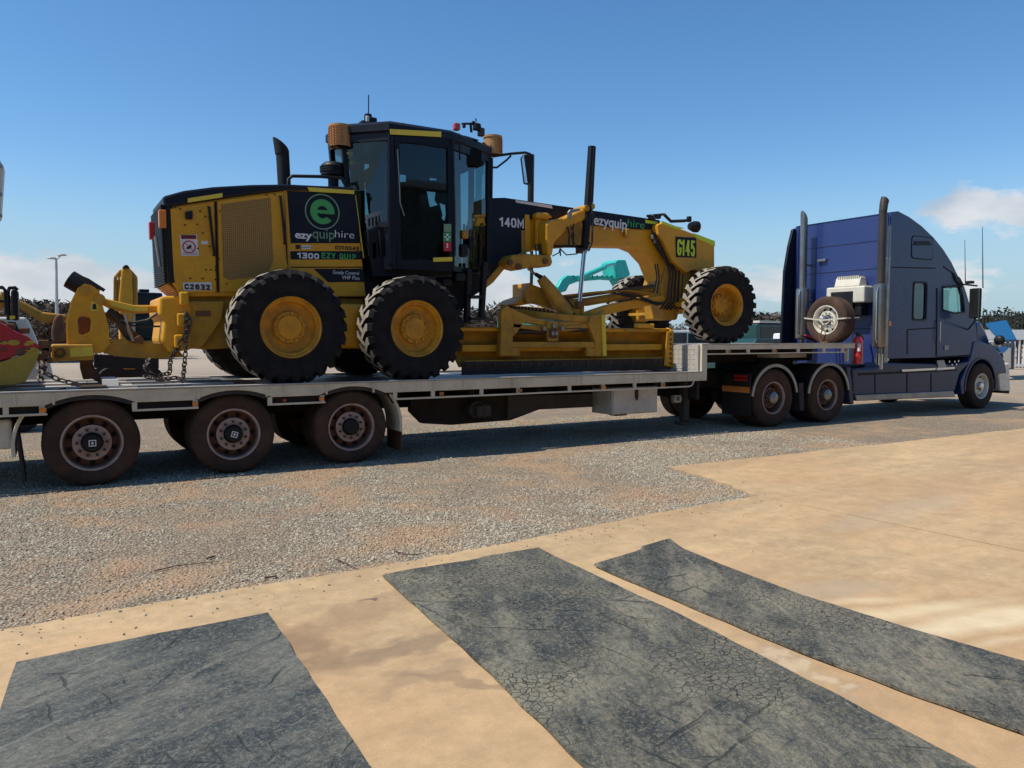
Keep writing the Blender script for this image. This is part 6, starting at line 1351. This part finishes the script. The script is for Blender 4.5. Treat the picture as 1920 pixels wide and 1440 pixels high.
# ---- skip with a blue lid
SK = empty('waste_skip', (30, 6, 0), 'grey skip bin with a slanting blue lid in front of the truck nose', 'skip bin')
ys = 6.0; lid = P([(1848, 606), (1887, 599), (1906, 636), (1877, 638)], ys)
l0 = [at(1848, 606, ys+2), at(1887, 600, ys+2), at(1906, 636, ys), at(1876, 638, ys)]
MB().add(l0+[p-Vector((0, 0, .08)) for p in l0], [(0, 3, 2, 1), (4, 5, 6, 7), (0, 1, 5, 4), (1, 2, 6, 5), (2, 3, 7, 6), (3, 0, 4, 7)]).build('lid', 'blue_lid', SK)
b0_, b1_ = at(1876, 641, ys), at(1904, 641, ys)
MB().ring_strip([[(b0_.x+.1+s*.25, ys+s*.3, z), (b1_.x-s*.25, ys+s*.3, z), (b1_.x-s*.25, ys+1.9-s*.3, z), (b0_.x+.1+s*.25, ys+1.9-s*.3, z)] for s, z in ((1, .1), (0, b0_.z-.05))]).build('bin_body', 'skip_grey', SK, bevel=.03)
for i in range(4): xx = b0_.x+.3+i*(b1_.x-b0_.x-.4)/3; MB().box(xx-.04, xx+.04, ys-.02, ys+.06, .4, b0_.z-.1).build('bin_rib', 'skip_grey', SK)
p_ = at(1866, 600, ys+1); 
# ---- street lamp
SL = empty('street_lamp', at(107, 640, 45)*1.0, 'thin double headed street lamp standing far behind the ripper', 'street lamp')
p0, p1 = at(107, 632, 45), at(105.5, 486, 45)
MB().tube([p0, p1], [.11, .06], 8).build('lamp_pole', 'galv', SL); MB().tube([p1, at(113, 480, 45)], .05, 6).tube([p1, at(99, 485, 45)], .04, 6).build('lamp_arm', 'galv', SL)
for u, v in ((116, 478), (97, 484)): p = at(u, v, 45); MB().sphere(p, (.28, .14, .07), 10, 6).build('lamp_head', 'galv', SL)
# ---- vehicles
def simple_wheels(par, xs_, y0, y1, r):
    w = MB().lathe((0, 0, 0), [(r*.6, 0), (r*.95, -.01), (r, .03), (r, .2), (r*.6, .22)], 20).build('wheel', 'black_rubber', par, origin=(0, 0, 0), smooth=30)
    MB().lathe((0, 0, 0), [(r*.6, 0), (r*.5, .04), (.001, .03)], 14).build('rim', 'dull_steel', w)
    first = True
    for x in xs_:
        for y, rz in ((y0, 0), (y1, PI)):
            c = w if first else dup(w, par); first = False; c.location = Vector((x, y, r))-WL[par.name]; c.rotation_euler = (0, 0, rz)
def wagon(x, y, s, mt, label, body, roof, cat='car', L=4.4, wdt=1.75, flip=1):
    """side profiles in metres from the tail; windows are separate panes on every side"""
    e = empty('parked_car', (x+L/2, y+wdt/2, 0), label, cat)
    f = lambda pts: [(x+(p if flip > 0 else L-p)*s, z*s) for p, z in pts]
    MB().prism(f(body), y, y+wdt*s).build('body', mt, e, bevel=.05)
    MB().prism(f(roof), y+.08, y+wdt*s-.08).build('cabin', mt, e, bevel=.05)
    cx = sum(p for p, _ in roof)/len(roof); z0 = min(z for _, z in roof); z1 = max(z for _, z in roof)
    ws = [(cx+(p-cx)*.86, z0+.06+(z-z0)*.80) for p, z in roof]
    k = sum(p for p, _ in ws)/len(ws)
    a_ = [(min(p, k-.04), z) for p, z in ws]; b_ = [(max(p, k+.04), z) for p, z in ws]
    for pl in (a_, b_):
        MB().prism(f(pl), y+.065, y+.079).build('window', 'teal_glass', e)
    simple_wheels(e, [x+.8*s, x+(L-.85)*s], y-.02, y+wdt*s+.02, .34*s)
    MB().box(x-.03 if flip < 0 else x+L*s-.02, x+.03 if flip < 0 else x+L*s+.03, y+.15, y+wdt*s-.15, .35*s, .5*s).build('bumper', 'dull_steel', e, bevel=.02)
    MB().box(x+L*s*.5-.4, x+L*s*.5-.2, y-.02, y, .82*s, .86*s).build('door_handle', 'dull_steel', e)
    return e
ute_b = [(0, .45), (.05, 1.0), (2.3, 1.02), (3.6, 1.05), (4.35, .95), (4.4, .45)]; ute_r = [(1.9, 1.03), (2.0, 1.85), (3.05, 1.88), (3.55, 1.06)]
box_b = [(0, .45), (0, 1.05), (3.2, 1.08), (4.3, 1.0), (4.4, .45)]; box_r = [(.05, 1.06), (.1, 1.9), (2.9, 1.92), (3.4, 1.08)]
a = at(34, 640, 13); e = wagon(at(77, 640, 13).x-3.75, 13, 1.08, 'cream', 'cream off-road wagon parked behind the red bucket at the left', [(0, .45), (0, 1.05), (3.6, 1.06), (3.7, .45)], [(.05, 1.06), (.1, 1.9), (3.2, 1.92), (3.5, 1.08)], flip=1, L=3.6)
a = at(1396, 640, 9); wagon(a.x-.2, 9, 1.0, 'green_car', 'dark green car seen just right of the front grader wheel', box_b, [(.4, 1.06), (.9, 1.55), (2.6, 1.55), (3.3, 1.08)])
a = at(1418, 640, 14); wagon(a.x, 14, 1.15, 'green_car', 'dark wagon with a cream roof rack behind the green car', box_b, box_r)
MB().box(a.x+.3, a.x+3.7, 14.1, 15.9, 2.24, 2.34).build('roof_rack', 'cream', bpy.data.objects['parked_car.002'])
a = at(1448, 640, 10); wagon(a.x, 10, .95, 'white_paint', 'small white ute partly hidden by the left exhaust stack', ute_b, ute_r)
a = at(1395, 640, 17); wagon(a.x-6, 16.2, 1.0, 'white_paint', 'white van standing far off between the grader wheels', box_b, box_r)
# ---- excavators
def tracks(par, x, y, L, wd, h, mt='black_metal'):
    pts = [(x+h/2*(1-math.cos(R(a))) if 0 else x+h/2-h/2*math.sin(R(a)), h/2+h/2*math.cos(R(a))) for a in range(180, -1, -20)]
    pts = [(x+h/2-h/2*math.sin(R(a)), h/2-h/2*math.cos(R(a))) for a in range(0, 181, 20)]+[(x+L-h/2+h/2*math.sin(R(a)), h/2+h/2*math.cos(R(a))) for a in range(0, 181, 20)]
    return MB().prism(pts, y, y+wd).build('track', mt, par, bevel=.02)
YX = empty('yellow_excavator', (3.3, 15, 0), 'yellow excavator facing us behind the ripper, boom raised beside its dark cab', 'excavator')
ye = 16.0; f = lambda u, v, y=ye: at(u, v, y)
for y_ in (0,): tracks(YX, f(178, 690).x, ye-1.0, f(300, 690).x-f(178, 690).x, .5, .75, 'chassis'); tracks(YX, f(178, 690).x, ye+1.6, f(300, 690).x-f(178, 690).x, .5, .75, 'chassis')
MB().prism(P([(186, 655), (300, 655), (303, 638), (186, 640)], ye), ye-.6, ye+2.2).build('slew_deck', 'yellow_dirt_shade', YX, bevel=.05)
MB().prism(P([(176, 664), (298, 668), (298, 692), (176, 690)], ye-2.2), ye-2.2, ye-2.05).build('dozer_blade', 'chassis', YX, bevel=.02)
cb = P([(252, 548), (303, 550), (302, 642), (252, 640)], ye)
MB().prism(cb, ye-.25, ye+1.0).build('cab', 'navy_black', YX, bevel=.05); MB().prism(P([(256, 553), (299, 555), (298, 588), (256, 588)], ye-.26), ye-.265, ye-.252).build('cab_window', 'teal_glass', YX); MB().prism(P([(256, 592), (298, 592), (298, 634), (256, 634)], ye-.26), ye-.265, ye-.252).build('cab_window', 'teal_glass', YX)
MB().box(f(262, 545).x, f(280, 545).x, ye, ye+.5, f(262, 547).z, f(262, 542).z).build('roof_lamp', 'black_metal', YX)
bm = P([(227, 508), (232, 500), (240, 499), (246, 510), (248, 560), (246, 640), (224, 640), (222, 560)], ye-.5)
MB().prism(bm, ye-.7, ye-.2).build('boom', 'yellow', YX, bevel=.04)
for u in (219, 252): MB().tube([f(u, 525, ye-.5), f(u, 575, ye-.5)], .09, 10).build('boom_cylinder', 'yellow_dirt_shade', YX); 
for u in (215, 218, 223, 249, 253, 256): MB().tube([f(u, 520, ye-.6), f((u+235)/2, 508, ye-.6), f(235, 504, ye-.6)], .03, 6).tube([f(u, 520, ye-.6), f(u-1, 570, ye-.6), f((u+235)/2, 610, ye-.7)], .028, 6).build('hose', 'bracket_yellow', YX)
MB().prism(P([(229, 503), (233, 497), (239, 497), (243, 503)], ye-.8), ye-.9, ye-.6).build('boom_head', 'black_metal', YX, bevel=.03)
MB().prism(P([(229, 640), (240, 640), (244, 664), (254, 676), (254, 692), (230, 692), (228, 676)], ye-1.6), ye-1.8, ye-1.3).build('dipper_foot', 'yellow', YX, bevel=.04)
RB = empty('rusty_excavator_arm', (-1.5, 11, 0), 'worn orange excavator arm with dark bucket reaching in behind the ripper', 'excavator')
ya_ = 11.0; bm = P([(0, 545), (36, 562), (80, 585), (125, 590), (130, 600), (118, 606), (80, 606), (36, 578), (0, 562)], ya_); MB().prism(bm, ya_, ya_+.4).build('dipper_arm', 'rust_orange' if 'rust_orange' in M else 'bracket_yellow', RB, bevel=.04)
MB().prism(P([(100, 600), (106, 590), (116, 589), (121, 610), (122, 640), (98, 642), (96, 620)], ya_), ya_-.3, ya_+.7).build('bucket', 'rust', RB, bevel=.05)
bs = P([(-260, 600), (-40, 600), (-40, 660), (-260, 660)], ya_); MB().prism(bs, ya_-.8, ya_+1.6).build('machine_body', 'bracket_yellow', RB, bevel=.08); tracks(RB, bs[0][0], ya_-1.2, bs[1][0]-bs[0][0], .5, .8)
MB().tube([at(-40, 600, ya_+.2), at(0, 553, ya_+.2)], .2, 10).build('boom', 'bracket_yellow', RB)
TE = empty('teal_excavator', (24, 20, 0), 'bright teal excavator whose boom shows between the frame and drawbar of the grader', 'excavator')
yt_ = 20.0
bm = P([(1046, 538), (1054, 524), (1064, 516), (1090, 517), (1150, 517), (1172, 520), (1172, 527), (1130, 524), (1084, 528), (1068, 534), (1062, 546), (1048, 550)], yt_); MB().prism(bm, yt_, yt_+.3).build('boom', 'teal', TE, bevel=.05)
MB().tube([at(1085, 522, yt_-.2), at(1135, 500, yt_-.2)], .12, 12).build('boom_cylinder', 'teal', TE); MB().tube([at(1135, 500, yt_-.2), at(1158, 493, yt_-.2)], .06, 10).build('cylinder_rod', 'chrome', TE)
bk = P([(1146, 492), (1152, 488), (1166, 488), (1175, 516), (1170, 520), (1150, 524)], yt_); MB().prism(bk, yt_-.3, yt_+.8).build('arm_head', 'teal', TE, bevel=.05)
MB().prism(P([(1150, 524), (1172, 518), (1190, 545), (1186, 640), (1170, 640), (1172, 560)], yt_), yt_, yt_+.4).build('dipper_arm', 'teal', TE, bevel=.05)
bd = P([(940, 640), (936, 600), (942, 588), (952, 590), (956, 604), (1010, 610), (1060, 606), (1066, 540), (1040, 540), (1034, 600), (1100, 640)], yt_)
MB().prism(P([(934, 660), (936, 592), (941, 588), (944, 604), (960, 608), (1000, 608), (1006, 660)], yt_), yt_-1.2, yt_+.2).build('engine_house', 'teal', TE, bevel=.08)
MB().prism(P([(1012, 650), (1012, 560), (1046, 556), (1052, 600), (1052, 650)], yt_), yt_-1.2, yt_-.1).build('cab', 'teal_glass', TE, bevel=.06)
MB().prism(P([(960, 650), (1085, 650), (1085, 632), (960, 632)], yt_), yt_-1.4, yt_+1.4).build('slew_deck', 'chassis', TE)
for y_ in (yt_-1.4, yt_+.9): tracks(TE, at(935, 690, yt_).x, y_, 4.2, .6, .9, 'chassis')
for i in range(9): p = at(1075+i*9, 517, yt_-.02); MB().box(p.x-.03, p.x+.03, yt_-.03, yt_-.001, p.z-.06, p.z+.02).build('hose_clamp', 'teal_glass', TE)
# ---- red machine with black rails, behind the bucket
RM = empty('red_machine', (-2.0, 6, 0), 'dark red machine with black hand rails behind the bucket at the left edge', 'machine')
ym = 6.0; fm = lambda u, v: at(u, v, ym)
MB().prism(P([(-200, 600), (0, 597), (12, 604), (14, 640), (10, 690), (-200, 690)], ym), ym, ym+1.2).build('engine_cover', 'rust', RM, bevel=.06)
MB().prism(P([(20, 545), (26, 540), (34, 545), (35, 600), (21, 600)], ym-.1), ym-.1, ym+.35).build('exhaust_box', 'black_metal', RM, bevel=.03)
MB().tube([fm(16, 600), fm(15, 546), fm(18, 540), fm(28, 539), fm(33, 544)], .03).tube([fm(-20, 539), fm(5, 539), fm(10, 545), fm(12, 590)], .03).tube([fm(-20, 565), fm(33, 565)], .02).build('hand_rail', 'black_metal', RM)
MB().prism(P([(18, 592), (28, 592), (28, 598), (18, 598)], ym-.15), ym-.15, ym-.05).build('reflector', 'tape_yellow', RM)
tracks(RM, at(-190, 690, ym).x, ym-.1, 1.9, .4, .7); tracks(RM, at(-190, 690, ym).x, ym+1.3, 1.9, .4, .7)
# ---- raised pale boom at the left edge
TP = empty('raised_tipper_tray', (-4.4, 8, 0), 'tall pale ribbed panel standing up at the extreme left edge of the photo', 'truck tray')
yp = 8.0; tp = P([(-60, 270), (-3, 296), (7, 312), (1, 408), (-6, 410), (-60, 440)], yp); MB().prism(tp, yp, yp+.5).build('tray', 'cream', TP, bevel=.03)
for v in (312, 365, 405): p = at(-30, v, yp); q = at(7, v, yp); MB().box(p.x, q.x-.02, yp-.03, yp-.001, q.z-.03, q.z+.03).build('tray_rib', 'dull_steel', TP)
p = at(-50, 640, yp); MB().prism([(p.x-2.5, .5), (p.x+.1, .5), (p.x+.1, 1.0), (p.x-2.5, 1.0)], yp+.6, yp+1.6).build('chassis', 'chassis', TP); MB().tube([(p.x-.8, yp+1.1, 1.0), (tp[5][0]-.2, yp+1.1, tp[5][1]+.3)], .1).build('hoist_ram', 'dull_steel', TP)
simple_wheels(TP, [p.x-2.0, p.x-.6], yp+.2, yp+2.0, .5)
# ---- scrub trees
def tree_proto(h, wdt, leafm, n, seed, leafy=.1):
    r = random.Random(seed)
    t = MB(); tips = []
    t.tube([(0, 0, -.1), (r.uniform(-.1, .1), 0, h*.25), (r.uniform(-.2, .2), r.uniform(-.2, .2), h*.5)], [.16, .12, .08], 7)
    for k in range(18):
        a = r.uniform(0, 2*PI); z0 = h*r.uniform(.12, .5); ln = wdt*r.uniform(.35, .8)
        e = Vector((math.cos(a)*ln, math.sin(a)*ln, z0+h*r.uniform(.2, .5))); m_ = Vector((math.cos(a)*ln*.4, math.sin(a)*ln*.4, z0+h*.12))
        t.tube([(0, 0, z0), m_, e], [.06, .045, .02], 5); tips.append(e); tips.append(m_.lerp(e, .6))
        for q in range(5):
            e2 = e+Vector((r.uniform(-.5, .5)*wdt*.5, r.uniform(-.5, .5)*wdt*.5, r.uniform(-.22, .16)*h)); t.tube([m_.lerp(e, .5), e2], [.022, .008], 4); tips.append(e2)
    tr = t.build('trunk', 'bark', None, origin=(0, 0, 0))
    c = MB()
    for k in range(n):
        b = r.choice(tips); s = wdt*.15; p = b+Vector((r.uniform(-1, 1), r.uniform(-1, 1), r.uniform(-1.2, .6)))*s*1.3
        if p.z < h*.08: continue
        d = Vector((r.gauss(0, 1), r.gauss(0, 1), r.gauss(.4, 1))).normalized(); q = d.orthogonal().normalized(); l_ = r.uniform(.12, .4); w_ = l_*(leafy if leafy > .3 else r.uniform(.08, .35))
        c.add([p-q*w_, p+d*l_*.5-q*w_*.6, p+d*l_+q*w_*.2, p+q*w_], [(0, 1, 2, 3)])
    cr = c.build('crown', leafm, None, origin=(0, 0, 0)); return tr, cr
protos_t = [tree_proto(4.2, 2.6, 'twig_brown', 5200, 1), tree_proto(3.6, 2.9, 'twig_brown', 5200, 2), tree_proto(4.6, 2.4, 'twig_brown', 5200, 3), tree_proto(4.4, 3.2, 'leaf_green', 4200, 4, .45), tree_proto(3.4, 2.6, 'leaf_green', 4200, 5, .4)]
used = set()
def tree(u, vtop, y, k, label, group):
    p = at(u, 640, y); top_ = at(u, vtop, y).z; h0 = (4.9, 4.3, 5.3, 5.3, 4.1)[k]; s = top_/h0
    e = empty('scrub_tree', (p.x, y, 0), label, 'tree', group); rz = random.uniform(0, 6.28)
    for o in protos_t[k]:
        if k in used: o = o.copy(); COL.objects.link(o)
        o.parent = e; o.location = (0, 0, 0); o.rotation_euler = (0, 0, rz); o.scale = (s*1.15, s*1.15, s)
    used.add(k) if True else 0
random.seed(11)
segs = [((-20, 140), 56, (548, 580), 20, (0, 1, 2), 'bare brown scrub tree in the row behind the street lamp and ripper', 'scrub trees behind the ripper'),
        ((205, 310), 60, (575, 600), 6, (0, 1), 'bare brown scrub tree behind the yellow excavator', 'scrub trees behind the excavator'),
        ((880, 1010), 52, (560, 588), 18, (0, 1, 2), 'bare brown scrub tree in the row seen under the grader frame', 'scrub trees under the grader frame'),
        ((1020, 1260), 60, (590, 608), 14, (1, 2, 0), 'low scrub tree seen between the front wheels of the grader', 'scrub trees between the front wheels'),
        ((1395, 1480), 48, (572, 600), 14, (0, 4, 1), 'olive and brown scrub tree between the front grader wheel and the truck', 'scrub trees left of the truck'),
        ((1835, 1990), 60, (584, 602), 16, (0, 4, 1), 'low scrub tree on the skyline right of the truck', 'scrub trees right of the truck')]
for (u0, u1), y, (v0, v1), n, ks, lab, grp in segs:
    for i in range(n): tree(u0+(u1-u0)*(i+random.random()*.8)/n, random.uniform(v0, v1), y+random.uniform(-6, 10), random.choice(ks), lab, grp)
tree(1893, 566, 38, 3, 'rounded green tree standing above the blue skip lid, taller than the scrub around it', None)
tree(112, 553, 50, 2, 'tallest bare tree just right of the street lamp', None)
for (tr, cr), k in zip(protos_t, range(5)):
    if k not in used: bpy.data.objects.remove(tr); bpy.data.objects.remove(cr)
